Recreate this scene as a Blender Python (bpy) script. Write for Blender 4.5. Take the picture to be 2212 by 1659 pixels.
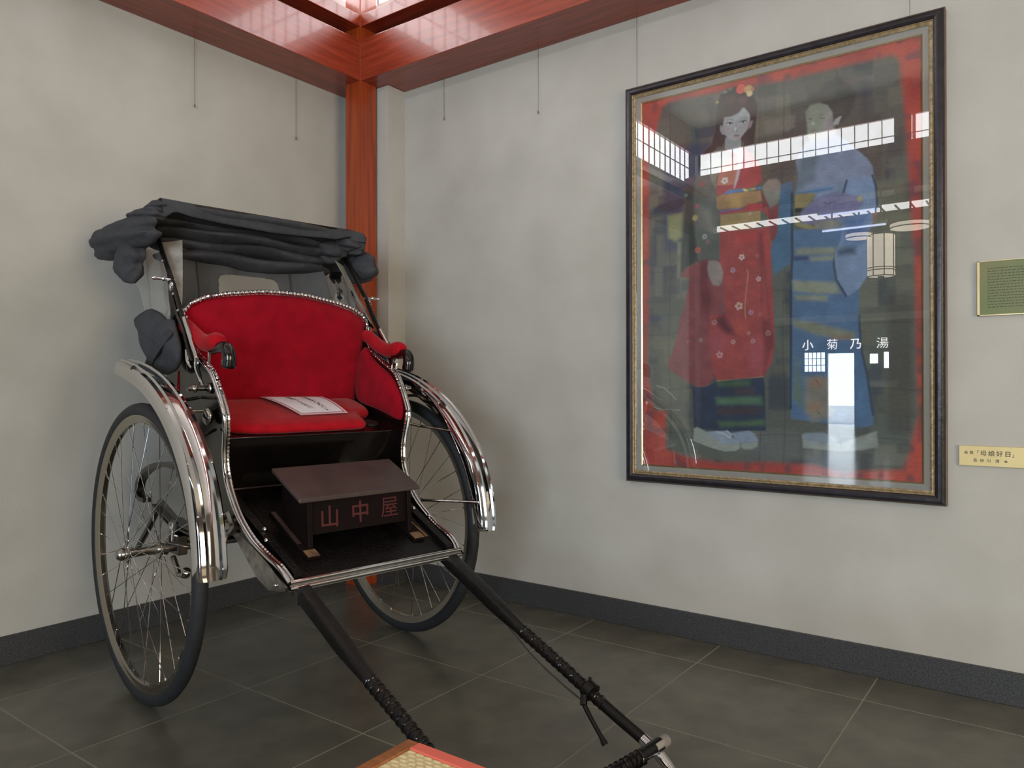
import bpy, bmesh, math, random
import numpy as np
from mathutils import Vector, Matrix

random.seed(7)
PI = math.pi
scene = bpy.context.scene
for o in list(bpy.data.objects):
    bpy.data.objects.remove(o, do_unlink=True)
COL = scene.collection

# ------------------------------------------------------------------ camera
cam_data = bpy.data.cameras.new('camera')
cam = bpy.data.objects.new('camera', cam_data)
COL.objects.link(cam)
cR = Vector((0.8056940737, 0.5923297359, -0.0015948258))
cU = Vector((0.0034115430, -0.0019475568, 0.9999922842))
cF = Vector((-0.5923220596, 0.8056932980, 0.0035898933))
m = Matrix((cR, cU, -cF)).transposed().to_4x4()
m.translation = Vector((3.7105, -3.4108, 1.2))
cam.matrix_world = m
cam_data.sensor_width = 36.0
cam_data.lens = 26.635
cam_data.clip_start = 0.02
scene.camera = cam

# ------------------------------------------------------------------ world, exposure
world = bpy.data.worlds.new('daylight')
scene.world = world
world.use_nodes = True
wn = world.node_tree.nodes
wn['Background'].inputs[0].default_value = (0.80, 0.90, 1.0, 1)
wn['Background'].inputs[1].default_value = 14.0
scene.view_settings.view_transform = 'Standard'
scene.view_settings.look = 'None'
scene.view_settings.gamma = 1.0
scene.view_settings.use_curve_mapping = False
scene.view_settings.exposure = 0.0
WINDOW_GLOW = 8.5
LAMP_GLOW = 4.0


def area(name, loc, target, sx, sy, power, col):
    d = bpy.data.lights.new(name, 'AREA')
    d.shape = 'RECTANGLE'; d.size = sx; d.size_y = sy
    d.energy = power; d.color = col
    o = bpy.data.objects.new(name, d)
    COL.objects.link(o)
    o.location = loc
    o.rotation_euler = (Vector(target) - Vector(loc)).to_track_quat('-Z', 'Y').to_euler()
    return o


# two added fill lights standing in for daylight; no windows are built there
area('hall_fill', (5.6, -9.6, 1.7), (1.6, 0, 1.0), 3.4, 2.4, 370, (0.76, 0.90, 1.0))
area('side_fill', (8.5, -3.6, 1.5), (0, -1.6, 0.9), 3.0, 2.2, 205, (1.0, 0.80, 0.56))

# ------------------------------------------------------------------ materials
def lin(c):
    if isinstance(c, str):
        c = tuple(int(c[i:i + 2], 16) for i in (0, 2, 4))
    return tuple(((v / 255) / 12.92 if v / 255 <= 0.04045 else ((v / 255 + 0.055) / 1.055) ** 2.4) for v in c) + (1.0,)


def mat(name, col, rough=0.5, metal=0.0, col2=None, scale=20.0, bump=0.0, bscale=None, stretch=None,
        emis=0.0, coat=0.0, spec=None, sheen=0.0, detail=4.0, contrast=(0.35, 0.65)):
    mt = bpy.data.materials.new(name)
    mt.use_nodes = True
    nt = mt.node_tree
    b = nt.nodes['Principled BSDF']
    c1 = lin(col)
    b.inputs['Base Color'].default_value = c1
    b.inputs['Roughness'].default_value = rough
    b.inputs['Metallic'].default_value = metal
    if spec is not None: b.inputs['Specular IOR Level'].default_value = spec
    if coat:
        b.inputs['Coat Weight'].default_value = coat
        b.inputs['Coat Roughness'].default_value = 0.05
    if sheen:
        b.inputs['Sheen Weight'].default_value = sheen
        b.inputs['Sheen Roughness'].default_value = 0.4
    tc = nt.nodes.new('ShaderNodeTexCoord')
    mp = nt.nodes.new('ShaderNodeMapping')
    nt.links.new(tc.outputs['Object'], mp.inputs[0])
    if stretch: mp.inputs['Scale'].default_value = stretch
    if col2 is not None:
        n = nt.nodes.new('ShaderNodeTexNoise')
        n.inputs['Scale'].default_value = scale
        n.inputs['Detail'].default_value = detail
        nt.links.new(mp.outputs[0], n.inputs['Vector'])
        r = nt.nodes.new('ShaderNodeValToRGB')
        r.color_ramp.elements[0].position = contrast[0]
        r.color_ramp.elements[1].position = contrast[1]
        r.color_ramp.elements[0].color = c1
        r.color_ramp.elements[1].color = lin(col2)
        nt.links.new(n.outputs['Fac'], r.inputs[0])
        nt.links.new(r.outputs[0], b.inputs['Base Color'])
    if bump:
        n2 = nt.nodes.new('ShaderNodeTexNoise')
        n2.inputs['Scale'].default_value = bscale or scale
        n2.inputs['Detail'].default_value = 5
        nt.links.new(mp.outputs[0], n2.inputs['Vector'])
        bp = nt.nodes.new('ShaderNodeBump')
        bp.inputs['Strength'].default_value = bump
        bp.inputs['Distance'].default_value = 0.01
        nt.links.new(n2.outputs['Fac'], bp.inputs['Height'])
        nt.links.new(bp.outputs[0], b.inputs['Normal'])
    if emis:
        b.inputs['Emission Color'].default_value = c1
        b.inputs['Emission Strength'].default_value = emis
    return mt


def glass_mat(name, tint=(1, 1, 1, 1), haze=0.0, ior=1.5, rough=0.0, milk=(0.8, 0.8, 0.76, 1)):
    mt = bpy.data.materials.new(name); mt.use_nodes = True
    nt = mt.node_tree; nt.nodes.clear()
    out = nt.nodes.new('ShaderNodeOutputMaterial')
    tr = nt.nodes.new('ShaderNodeBsdfTransparent'); tr.inputs[0].default_value = tint
    gl = nt.nodes.new('ShaderNodeBsdfGlossy'); gl.inputs['Roughness'].default_value = rough
    fr = nt.nodes.new('ShaderNodeFresnel'); fr.inputs[0].default_value = ior
    mx = nt.nodes.new('ShaderNodeMixShader')
    nt.links.new(fr.outputs[0], mx.inputs[0])
    src = tr
    if haze:
        df = nt.nodes.new('ShaderNodeBsdfTranslucent'); df.inputs[0].default_value = milk
        d2 = nt.nodes.new('ShaderNodeBsdfDiffuse'); d2.inputs[0].default_value = milk
        a = nt.nodes.new('ShaderNodeAddShader')
        nt.links.new(df.outputs[0], a.inputs[0]); nt.links.new(d2.outputs[0], a.inputs[1])
        m2 = nt.nodes.new('ShaderNodeMixShader'); m2.inputs[0].default_value = haze
        nt.links.new(tr.outputs[0], m2.inputs[1]); nt.links.new(a.outputs[0], m2.inputs[2])
        src = m2
        nz = nt.nodes.new('ShaderNodeTexNoise'); nz.inputs['Scale'].default_value = 9
        bp = nt.nodes.new('ShaderNodeBump'); bp.inputs['Strength'].default_value = 0.06; bp.inputs['Distance'].default_value = 0.01
        nt.links.new(nz.outputs['Fac'], bp.inputs['Height']); nt.links.new(bp.outputs[0], gl.inputs['Normal'])
    nt.links.new(src.outputs[0], mx.inputs[1]); nt.links.new(gl.outputs[0], mx.inputs[2])
    nt.links.new(mx.outputs[0], out.inputs[0])
    return mt


M = {}
M['plaster'] = mat('plaster', 'bab9b4', 0.9, col2='b1b0aa', scale=3.0, bump=0.12, bscale=220)
M['wood_x'] = mat('red_wood_x', '9c4028', 0.26, col2='80301e', scale=6, stretch=(0.5, 7, 7), coat=0.3, bump=0.03, bscale=20)
M['wood_y'] = mat('red_wood_y', '9c4028', 0.26, col2='80301e', scale=6, stretch=(7, 0.5, 7), coat=0.3, bump=0.03, bscale=20)
M['wood_z'] = mat('red_wood_z', 'a5461c', 0.24, col2='88361a', scale=6, stretch=(7, 7, 0.35), coat=0.3)
M['dark_wood'] = mat('dark_wood', '3a2418', 0.45, col2='2a1810', scale=8, stretch=(1, 1, 6))
M['tile'] = mat('stone_tile', '66655a', 0.27, col2='57564e', scale=5, bump=0.06, bscale=60, detail=8)
M['hall_floor'] = mat('polished_hall_floor', '6a695f', 0.16, col2='5c5b54', scale=4)
M['grout'] = mat('grout', '8c897a', 0.8)
M['granite'] = mat('granite', '2b2e33', 0.45, col2='4a4b4c', scale=160, bump=0.1, bscale=160, detail=2)
M['ceiling'] = mat('ceiling_board', 'cfccc4', 0.7, col2='c4c1b8', scale=3, stretch=(1, 12, 1))
M['paper_lit'] = mat('lit_window_paper', 'f6f7fa', 0.8, emis=WINDOW_GLOW)
M['muntin'] = mat('lattice_wood', '4a2a1c', 0.5)
M['chrome'] = mat('chrome', 'd6d6d8', 0.07, metal=1.0)
M['chrome_soft'] = mat('worn_chrome', 'b4b2ae', 0.2, metal=1.0, col2='8e8a84', scale=30)
M['steel_dark'] = mat('dark_steel', '6d6b67', 0.3, metal=1.0)
M['rim'] = mat('rim_metal', 'a9a49b', 0.16, metal=1.0)
M['rubber'] = mat('tyre_rubber', '1b1d21', 0.65, col2='212428', scale=40, bump=0.2, bscale=200)
M['lacquer'] = mat('black_lacquer', '0b0908', 0.16, coat=0.2, col2='120d0c', scale=8)
M['lacquer_worn'] = mat('worn_black_lacquer', '080707', 0.3, col2='121010', scale=22, bump=0.2, bscale=90, spec=0.35)
M['velvet'] = mat('red_velvet', '960a20', 0.95, col2='86081b', scale=14, bump=0.1, bscale=300, sheen=0.08, spec=0.15)
M['velvet_arm'] = mat('red_velvet_pad', 'ac1220', 0.95, col2='9c0e1c', scale=20, bump=0.1, bscale=300, sheen=0.10, spec=0.15)
M['canvas'] = mat('charcoal_canvas', '3c3e44', 0.85, col2='33353a', scale=26, bump=0.4, bscale=30)
M['canvas_rear'] = mat('grey_canvas', '505254', 0.85, col2='46484b', scale=8, bump=0.3, bscale=26)
M['strap'] = mat('grey_webbing', 'a09e9a', 0.6, col2='7b7975', scale=14)
M['stool_top'] = mat('worn_stool_top', '4a3c3a', 0.42, col2='3a2e2d', scale=8, bump=0.1, bscale=60)
M['stool_side'] = mat('dark_stool_wood', '120a0a', 0.65, col2='180d0d', scale=12, spec=0.12)
M['worn_wood'] = mat('bare_wood', '8a6a4c', 0.6, col2='5a4434', scale=25)
M['red_ink'] = mat('dull_red_paint', '4e181a', 0.6)
M['gold'] = mat('old_gold', 'a8987a', 0.4, metal=0.3, col2='857455', scale=70, bump=0.5, bscale=70)
M['gold_lip'] = mat('bright_gold_lip', 'e8cf9c', 0.25, metal=0.8)
M['frame_dark'] = mat('black_frame', '1f1c20', 0.35, col2='2c2830', scale=25, bump=0.15, bscale=50)
M['frame_side'] = mat('brown_frame_side', '6d5a4a', 0.5, col2='5c4a3c', scale=12)
M['liner'] = mat('linen_liner', 'bcb2aa', 0.85, bump=0.15, bscale=400)
M['brass_plate'] = mat('brass_plate', 'd9c48e', 0.35, metal=0.35, col2='cdb880', scale=6)
M['ink'] = mat('black_ink', '1a1614', 0.6)
M['green_plate'] = mat('green_plate', '6a7442', 0.4, col2='767648', scale=5)
M['green_ink'] = mat('dark_green_ink', '3a4424', 0.4)
M['paper'] = mat('white_paper', 'e4e6ee', 0.7)
M['red_print'] = mat('red_print', 'a01c2c', 0.6)
M['pink_print'] = mat('pink_margin', 'e8b4c0', 0.6)
M['rush'] = mat('woven_rush', 'ecdcae', 0.6, col2='dccb98', scale=60, stretch=(1, 8, 1), bump=0.2, bscale=120)
M['coral'] = mat('coral_cloth', 'e8705e', 0.7, bump=0.15, bscale=400)
M['bench_wood'] = mat('bench_wood', 'a4683a', 0.4, col2='8c542c', scale=8, stretch=(1, 8, 8))
M['wire'] = mat('thin_wire', '77746c', 0.4, metal=0.6)
M['clear'] = glass_mat('clear_vinyl', tint=(0.93, 0.92, 0.88, 1), haze=0.13, ior=1.45, rough=0.12)
M['pane'] = glass_mat('vinyl_pane', tint=(0.90, 0.88, 0.82, 1), haze=0.10, ior=1.4, rough=0.08)
M['glass'] = glass_mat('picture_glass', tint=(0.97, 0.98, 0.97, 1), ior=1.62)
M['panel_lit'] = mat('ceiling_panel_glow', 'ffffff', 0.8, emis=6.5)
M['lamp_paper'] = mat('lamp_paper', 'fff0dc', 0.8, emis=LAMP_GLOW)
M['tube_lamp'] = mat('tube_lamp', 'd6e0ff', 0.8, emis=8.0)
M['sign_white'] = mat('backlit_lettering', 'ffffff', 0.8, emis=9.0)
M['hall_wall'] = mat('hall_wall', '6a5c4c', 0.8, col2='5e5042', scale=2)
M['hall_band'] = mat('pale_lintel', 'a8a69c', 0.6)
M['ground'] = mat('pale_paving', 'c8c8c8', 0.8, col2='b8b8b8', scale=2)
M['cord'] = mat('cord', '2a2622', 0.6)



def loose(o):
    """give every separate piece of a mesh its own object, same name and parent"""
    bm = bmesh.new(); bm.from_mesh(o.data); seen = set(); groups = []
    for v in bm.verts:
        if v.index in seen: continue
        st = [v]; seen.add(v.index); g = []
        while st:
            a = st.pop(); g.append(a.index)
            for e in a.link_edges:
                b = e.other_vert(a)
                if b.index not in seen: seen.add(b.index); st.append(b)
        groups.append(set(g))
    bm.free(); out = [o]; src = o.data
    if len(groups) < 2: return out
    for k, g in enumerate(groups):
        b2 = bmesh.new(); b2.from_mesh(src); b2.verts.ensure_lookup_table()
        bmesh.ops.delete(b2, geom=[v for v in b2.verts if v.index not in g], context='VERTS')
        me = bpy.data.meshes.new(src.name); b2.to_mesh(me); b2.free()
        me.materials.append(src.materials[0])
        if k == 0: o.data = me
        else:
            c = o.copy(); c.data = me; COL.objects.link(c); out.append(c)
    return out


# ------------------------------------------------------------------ mesh helpers
def fy(p):                       # plan coordinates (y towards the viewer) to scene axes
    return (p[0], -p[1], p[2])


def RL(p):                       # rickshaw plan (x across, y forward, z up) to its own axes
    return (p[1], p[0], p[2])


def ident(p):
    return tuple(p)


def mk(name, verts, faces, m, parent=None, smooth=False, f=ident, bevel=0.0, seg=2, auto=None):
    me = bpy.data.meshes.new(name)
    me.from_pydata([f(v) for v in verts], [], faces)
    bm = bmesh.new(); bm.from_mesh(me)
    bmesh.ops.recalc_face_normals(bm, faces=bm.faces)
    if bevel:
        es = [e for e in bm.edges if len(e.link_faces) == 2 and e.calc_face_angle(0) > 0.5]
        bmesh.ops.bevel(bm, geom=es, offset=bevel, segments=seg, affect='EDGES', profile=0.6)
    if smooth:
        lim = math.radians(auto or 40)
        for fc in bm.faces: fc.smooth = True
        for e in bm.edges:
            if len(e.link_faces) == 2 and e.calc_face_angle(0) > lim: e.smooth = False
    bm.to_mesh(me); bm.free()
    me.materials.append(m)
    o = bpy.data.objects.new(name, me)
    COL.objects.link(o)
    if parent: o.parent = parent
    if name.split('.')[0] in ('rivet', 'stay', 'arm_post', 'curtain_seam', 'edge_strip', 'diffuser_strip'): loose(o)
    return o


class G:
    def __init__(s): s.v = []; s.f = []
    def add(s, v, f):
        b = len(s.v); s.v += [tuple(p) for p in v]; s.f += [tuple(i + b for i in q) for q in f]
        return s
    def box(s, x0, x1, y0, y1, z0, z1):
        return s.add([(x, y, z) for x in (x0, x1) for y in (y0, y1) for z in (z0, z1)],
                     [(0, 1, 3, 2), (4, 6, 7, 5), (0, 4, 5, 1), (2, 3, 7, 6), (0, 2, 6, 4), (1, 5, 7, 3)])
    def hexa(s, a):              # 8 corners: bottom loop 4, top loop 4
        return s.add(a, [(0, 1, 2, 3), (7, 6, 5, 4), (0, 4, 5, 1), (1, 5, 6, 2), (2, 6, 7, 3), (3, 7, 4, 0)])
    def tube(s, path, r, n=10, cap=True, ry=None, roll=0.0):
        P = [Vector(p) for p in path]; k = len(P)
        R = r if isinstance(r, (list, tuple)) else [r] * k
        RY = ry if isinstance(ry, (list, tuple)) else ([ry] * k if ry else R)
        T = [(P[min(i + 1, k - 1)] - P[max(i - 1, 0)]).normalized() for i in range(k)]
        up = Vector((0, 0, 1)) if abs(T[0].z) < 0.9 else Vector((0, 1, 0))
        u = T[0].cross(up).normalized()
        vs = []
        for i in range(k):
            u = (u - T[i] * u.dot(T[i])).normalized(); w = T[i].cross(u)
            for j in range(n):
                a = 2 * PI * j / n + roll
                vs.append(P[i] + u * (R[i] * math.cos(a)) + w * (RY[i] * math.sin(a)))
        fs = [(i * n + j, i * n + (j + 1) % n, (i + 1) * n + (j + 1) % n, (i + 1) * n + j) for i in range(k - 1) for j in range(n)]
        if cap: fs += [tuple(range(n))[::-1], tuple(range((k - 1) * n, k * n))]
        return s.add(vs, fs)
    def loft(s, rings, closed=True, cap=True):
        n = len(rings[0]); k = len(rings); vs = [p for r in rings for p in r]
        m = n if closed else n - 1
        fs = [(i * n + j, i * n + (j + 1) % n, (i + 1) * n + (j + 1) % n, (i + 1) * n + j) for i in range(k - 1) for j in range(m)]
        if cap and closed: fs += [tuple(range(n))[::-1], tuple(range((k - 1) * n, k * n))]
        return s.add(vs, fs)
    def ring(s, c, axis, R, prof, n=64, a0=0.0, a1=2 * PI):   # revolve closed profile [(radial, axial)] about axis x
        full = abs(a1 - a0) > 2 * PI - 1e-6
        k = n if full else n + 1; q = len(prof); vs = []
        for i in range(k):
            a = a0 + (a1 - a0) * i / n
            for (dr, dx) in prof:
                rr = R + dr
                vs.append((c[0] + dx, c[1] + rr * math.cos(a), c[2] + rr * math.sin(a)))
        fs = []
        for i in range(n):
            i2 = (i + 1) % k
            for j in range(q):
                fs.append((i * q + j, i * q + (j + 1) % q, i2 * q + (j + 1) % q, i2 * q + j))
        if not full: fs += [tuple(range(q)), tuple(range(n * q, (n + 1) * q))[::-1]]
        return s.add(vs, fs)
    def ellip(s, c, r, nu=16, nv=10, fn=None):
        vs = []; 
        for i in range(nv + 1):
            t = PI * i / nv
            for j in range(nu):
                a = 2 * PI * j / nu
                d = Vector((math.sin(t) * math.cos(a), math.sin(t) * math.sin(a), math.cos(t)))
                k = fn(d) if fn else 1.0
                vs.append((c[0] + r[0] * d.x * k, c[1] + r[1] * d.y * k, c[2] + r[2] * d.z * k))
        fs = [(i * nu + j, i * nu + (j + 1) % nu, (i + 1) * nu + (j + 1) % nu, (i + 1) * nu + j) for i in range(nv) for j in range(nu)]
        return s.add(vs, fs)
    def prism(s, poly, fa, fb):  # poly of 2d points, fa/fb map (a,b)->3d for the two faces
        n = len(poly)
        return s.add([fa(*p) for p in poly] + [fb(*p) for p in poly],
                     [tuple(range(n)), tuple(range(n, 2 * n))[::-1]] + [(i, (i + 1) % n, n + (i + 1) % n, n + i) for i in range(n)])
    def go(s, name, m, parent=None, f=ident, **k):
        return mk(name, s.v, s.f, m, parent, f=f, **k)


def tag(o, label=None, cat=None, group=None, kind=None):
    if label: o['label'] = label
    if cat: o['category'] = cat
    if group: o['group'] = group
    if kind: o['kind'] = kind
    return o


def empty(name, loc=(0, 0, 0), rz=0.0, parent=None):
    o = bpy.data.objects.new(name, None)
    COL.objects.link(o); o.location = loc; o.rotation_euler = (0, 0, rz)
    o.empty_display_size = 0.1
    if parent: o.parent = parent
    return o


def copy_tree(o, parent=None):
    c = o.copy(); COL.objects.link(c); c.parent = parent
    for ch in list(o.children): copy_tree(ch, c)
    return c


def smoothpath(pts, n=6):        # catmull-rom
    P = [Vector(p) for p in pts]; out = []
    for i in range(len(P) - 1):
        p0, p1, p2, p3 = P[max(i - 1, 0)], P[i], P[i + 1], P[min(i + 2, len(P) - 1)]
        for k in range(n):
            t = k / n
            out.append(0.5 * ((2 * p1) + (p2 - p0) * t + (2 * p0 - 5 * p1 + 4 * p2 - p3) * t * t + (3 * p1 - p0 - 3 * p2 + p3) * t ** 3))
    out.append(P[-1]); return out


def interp(x, xs, ys):
    return float(np.interp(x, xs, ys))


def text_mesh(body, size, depth=0.0008, spacing=1.0, align='CENTER'):
    cu = bpy.data.curves.new('t', 'FONT'); cu.body = body; cu.size = size
    cu.extrude = depth; cu.align_x = align; cu.align_y = 'CENTER'; cu.space_character = spacing
    cu.resolution_u = 3; cu.offset = size * (.012 if body in '山中小乃日' else 0.0)
    o = bpy.data.objects.new('t', cu); COL.objects.link(o)
    dg = bpy.context.evaluated_depsgraph_get(); dg.update()
    me = bpy.data.meshes.new_from_object(o.evaluated_get(dg))
    bpy.data.objects.remove(o, do_unlink=True)
    return me


def text_obj(name, items, m, parent, matrix, single=True):
    """items: (body, size, x, y) laid out on one plane, one mesh object per item"""
    out = []
    for it in items:
        body, size, x, y = it[:4]
        me = text_mesh(body, size)
        me.transform(Matrix.Translation((x, y, 0)) @ Matrix.Rotation(it[4] if len(it) > 4 else 0, 4, 'Z'))
        me.transform(matrix); me.name = name
        me.materials.clear(); me.materials.append(m)
        for p in me.polygons: p.material_index = 0
        o = bpy.data.objects.new(name, me); COL.objects.link(o)
        if parent: o.parent = parent
        out.append(o)
    return out

# ================================================================== THE ROOM
HX, HY = 8.8, 5.51            # gallery extent along the right wall / along the left wall
GY = 22.0                     # far end of the entrance hall behind the camera
TOP = 4.35


def struct(name, g, m, parent=None, **k):
    o = g.go(name, m, parent, f=fy, **k)
    if parent is None: o['kind'] = 'structure'
    return o


struct('wall_left', G().box(-0.12, 0, -0.12, HY, 0, 3.66), M['plaster'])
struct('wall_right', G().box(0, HX, -0.12, 0, 0, 3.66), M['plaster'])
struct('wall_corner', G().box(0, 0.377, 0, 0.145, 0, 3.038), M['plaster'])
struct('wall_side', G().box(HX, HX + 0.12, -0.12, GY, 0, TOP), M['hall_wall'])
struct('wall_hall', G().box(-6.12, -6, HY, GY, 0, TOP), M['hall_wall'])
struct('wall_back', G().box(-6.0, -0.12, HY - 0.12, HY, 0, TOP), M['dark_wood'])
struct('ceiling', G().box(-6.1, HX + 0.1, -0.15, GY, TOP, TOP + 0.1), M['ceiling'])

# floor slab (grout) with one object per stone tile in the gallery
fl = struct('floor', G().box(-6.0, HX, -0.05, GY, -0.06, -0.0008), M['grout'])
xs = [0.0] + [0.40 + 0.668 * i for i in range(13)]
ys = [0.0] + [0.28 + 0.660 * i for i in range(9)]
proto = {}
for i in range(len(xs) - 1):
    for j in range(len(ys) - 1):
        w, h = round(xs[i + 1] - xs[i], 3), round(ys[j + 1] - ys[j], 3)
        if (w, h) not in proto:
            t = G().box(0.0022, w - 0.0022, 0.0022, h - 0.0022, -0.02, 0.0).go('tile', M['tile'], fl, f=fy, bevel=0.0012, seg=1)
            proto[(w, h)] = t; o = t
        else:
            o = proto[(w, h)].copy(); COL.objects.link(o); o.parent = fl
        o.location = (xs[i], -ys[j], 0)
struct('floor_hall', G().box(-6.0, HX, ys[-1] + 0.003, GY, -0.02, 0.0), M['hall_floor'])
struct('floor_outside', G().box(-20, 20, GY, GY + 25, -0.1, -0.02), M['ground'])

# granite skirting
struct('baseboard_left', G().box(0, 0.012, 0.145, HY, 0, 0.127), M['granite'], bevel=0.002, seg=1)
struct('baseboard_right', G().box(0.377, HX, 0, 0.012, 0, 0.127), M['granite'], bevel=0.002, seg=1)
g = G().box(0.0, 0.389, 0.145, 0.157, 0, 0.127); g.box(0.377, 0.389, 0.012, 0.145, 0, 0.127)
struct('baseboard_corner', g, M['granite'])

# corner post and beams
F = 0.285
struct('trim_1', G().box(F - 0.125, F + 0.006, F - 0.125, F + 0.006, 0, TOP), M['wood_z'], bevel=0.004)
struct('trim_2', G().box(F - 0.002, HX, 0.0, F, 3.04, 3.285), M['wood_x'], bevel=0.003)          # lower beam, right
struct('trim_3', G().box(0.0, F, 0.0, HY, 3.04, 3.285), M['wood_y'], bevel=0.003)          # lower beam, left
struct('trim_4', G().box(F - 0.002, HX, 0.0, F, 3.366, 3.437), M['wood_x'], bevel=0.003)           # upper rail, right
struct('trim_5', G().box(0.0, F, 0.0, HY, 3.366, 3.437), M['wood_y'], bevel=0.003)           # upper rail, left
# beams above the opening of the gallery towards the hall
struct('trim_6', G().box(0.0, HX, HY - F, HY, 3.285, 3.366), M['dark_wood'], bevel=0.003)
struct('trim_7', G().box(0.0, HX, HY - F, HY, 3.366, 3.70), M['wood_x'], bevel=0.003)
for k, x in enumerate((2.34, 4.7, 7.0)):
    struct('trim_%d' % (8 + k), G().box(x - 0.08, x + 0.08, HY - 0.2, HY - 0.04, 3.2, TOP), M['wood_z'], bevel=0.004)
struct('trim_11', G().box(-0.07, 0.07, HY - 0.16, HY, 0, TOP), M['dark_wood'], bevel=0.004)
struct('trim_12', G().box(HX - 0.16, HX, HY - 0.16, HY, 0, TOP), M['wood_z'], bevel=0.004)
struct('trim_13', G().box(0.0, HX, -0.12, 0.03, 4.03, TOP), M['wood_x'])
struct('trim_14', G().box(-0.12, 0.03, 0, HY, 4.03, TOP), M['wood_y'])
struct('trim_15', G().box(0.0, HX, HY - 0.05, HY + 0.05, 4.03, TOP), M['wood_x'])


def clerestory(idx, a0, a1, along, off, z0=3.66, z1=4.03, cell=0.1375):
    """band of lit paper panes behind a lattice; along 'x' at y=off or along 'y' at x=off"""
    def P(a, d, z): return (a, off + d, z) if along == 'x' else (off + d, a, z)
    s = -1 if (along == 'x' and off > 1) else 1
    def bx(g, a, b, d0, d1, u, v):
        A, B = P(a, d0, u), P(b, d1, v)
        return g.box(min(A[0], B[0]), max(A[0], B[0]), min(A[1], B[1]), max(A[1], B[1]), u, v)
    root = tag(empty('window_%d' % idx), kind='structure')
    bx(G(), a0, a1, -0.012 * s, -0.008 * s, z0, z1).go('paper', M['paper_lit'], root, f=fy)
    n = max(1, round((a1 - a0) / cell)); w = (a1 - a0) / n
    first = None
    for k in range(n + 1):
        if first is None:
            first = bx(G(), a0 - 0.004, a0 + 0.004, -0.006 * s, 0.006 * s, z0, z1).go('muntin', M['muntin'], root, f=fy)
        else:
            o = first.copy(); COL.objects.link(o)
            o.location = fy((w * k, 0, 0)) if along == 'x' else fy((0, w * k, 0))
    bx(G(), a0, a1, -0.005 * s, 0.005 * s, (z0 + z1) / 2 - 0.004, (z0 + z1) / 2 + 0.004).go('muntin', M['muntin'], root, f=fy)


clerestory(1, 0.08, 2.25, 'x', HY - 0.02)
clerestory(2, 2.43, 4.6, 'x', HY - 0.02)
clerestory(3, 4.8, 6.9, 'x', HY - 0.02)
clerestory(4, 0.14, 2.75, 'y', 0.0)
clerestory(5, 2.88, 5.35, 'y', 0.0)
clerestory(6, 0.14, 3.3, 'x', 0.0)
clerestory(7, 3.45, 6.6, 'x', 0.0)

# ---- entrance hall (seen only as a reflection in the picture glass)
DX0, DX1, DZ = -2.47, -1.67, 2.24
g = G().box(-6, -3.2, GY, GY + 0.1, 0, TOP)
g.box(-3.2, -2.55, GY, GY + 0.1, 0, 1.65); g.box(-3.2, -2.55, GY, GY + 0.1, 2.30, TOP)
g.box(-2.55, DX0, GY, GY + 0.1, 0, TOP); g.box(DX0, DX1, GY, GY + 0.1, DZ, TOP)
g.box(DX1, -1.25, GY, GY + 0.1, 0, TOP); g.box(-1.25, -1.0, GY, GY + 0.1, 0, 1.9); g.box(-1.25, -1.0, GY, GY + 0.1, 2.2, TOP)
g.box(-1.0, -0.85, GY, GY + 0.1, 0, TOP); g.box(-0.85, -0.7, GY, GY + 0.1, 0, 1.75); g.box(-0.85, -0.7, GY, GY + 0.1, 2.25, TOP)
g.box(-0.7, HX, GY, GY + 0.1, 0, TOP)
struct('wall_front', g, M['dark_wood'])
dr = tag(empty('door_1'), kind='structure')
g = G().box(DX0 - 0.06, DX0, GY - 0.06, GY, 0, DZ + 0.06); g.box(DX1, DX1 + 0.06, GY - 0.06, GY, 0, DZ + 0.06)
g.box(DX0, DX1, GY - 0.06, GY, DZ, DZ + 0.06); g.go('door_frame', M['dark_wood'], dr, f=fy)
g = G()
for k in range(5): g.box(-3.2 + 0.13 * k, -3.18 + 0.13 * k, GY - 0.02, GY, 1.65, 2.30)
for k in range(4): g.box(-3.2, -2.55, GY - 0.02, GY, 1.65 + 0.21 * k, 1.67 + 0.21 * k)
w8 = tag(empty('window_8'), kind='structure'); g.go('lattice', M['muntin'], w8, f=fy)
# shop name over the door, cut for people outside: seen backwards from inside
mir = Matrix(((1, 0, 0, -1.9), (0, 0, 1, -GY + 0.03), (0, 1, 0, 2.5), (0, 0, 0, 1)))
shop = empty('shop_name_sign')
text_obj('character', [('小', .36, -1.17, 0), ('菊', .36, -.42, 0), ('乃', .36, .28, 0), ('湯', .36, 1.03, 0)], M['sign_white'], shop, mir)
tag(shop, 'white backlit shop name lettering above the far entrance door', 'sign')
struct('trim_16', G().box(-1.0, 2.1, 11.9, 12.0, 2.42, 2.55), M['hall_band'])
struct('trim_17', G().box(-6.0, HX, 12.0, 12.12, 2.55, 2.95), M['dark_wood'])

# latticed light panel in the hall ceiling
lp = empty('ceiling_light_panel', fy((0.2, 10.7, 4.2)))
tag(lp, 'long latticed ceiling light panel glowing white in the hall', 'ceiling light')
G().box(-2.0, 1.9, -0.22, 0.22, 0.0, 0.02).go('diffuser', M['panel_lit'], lp)
G().box(-2.03, 1.93, -0.25, 0.25, 0.021, 0.148).go('housing', M['dark_wood'], lp)  # added on top to block the panel's upward light on the ceiling
g = G()
for k in range(18): g.box(-2.0 + 0.229 * k - 0.012, -2.0 + 0.229 * k + 0.012, -0.22, 0.22, -0.02, 0.0)
g.go('lattice', M['muntin'], lp)


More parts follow.
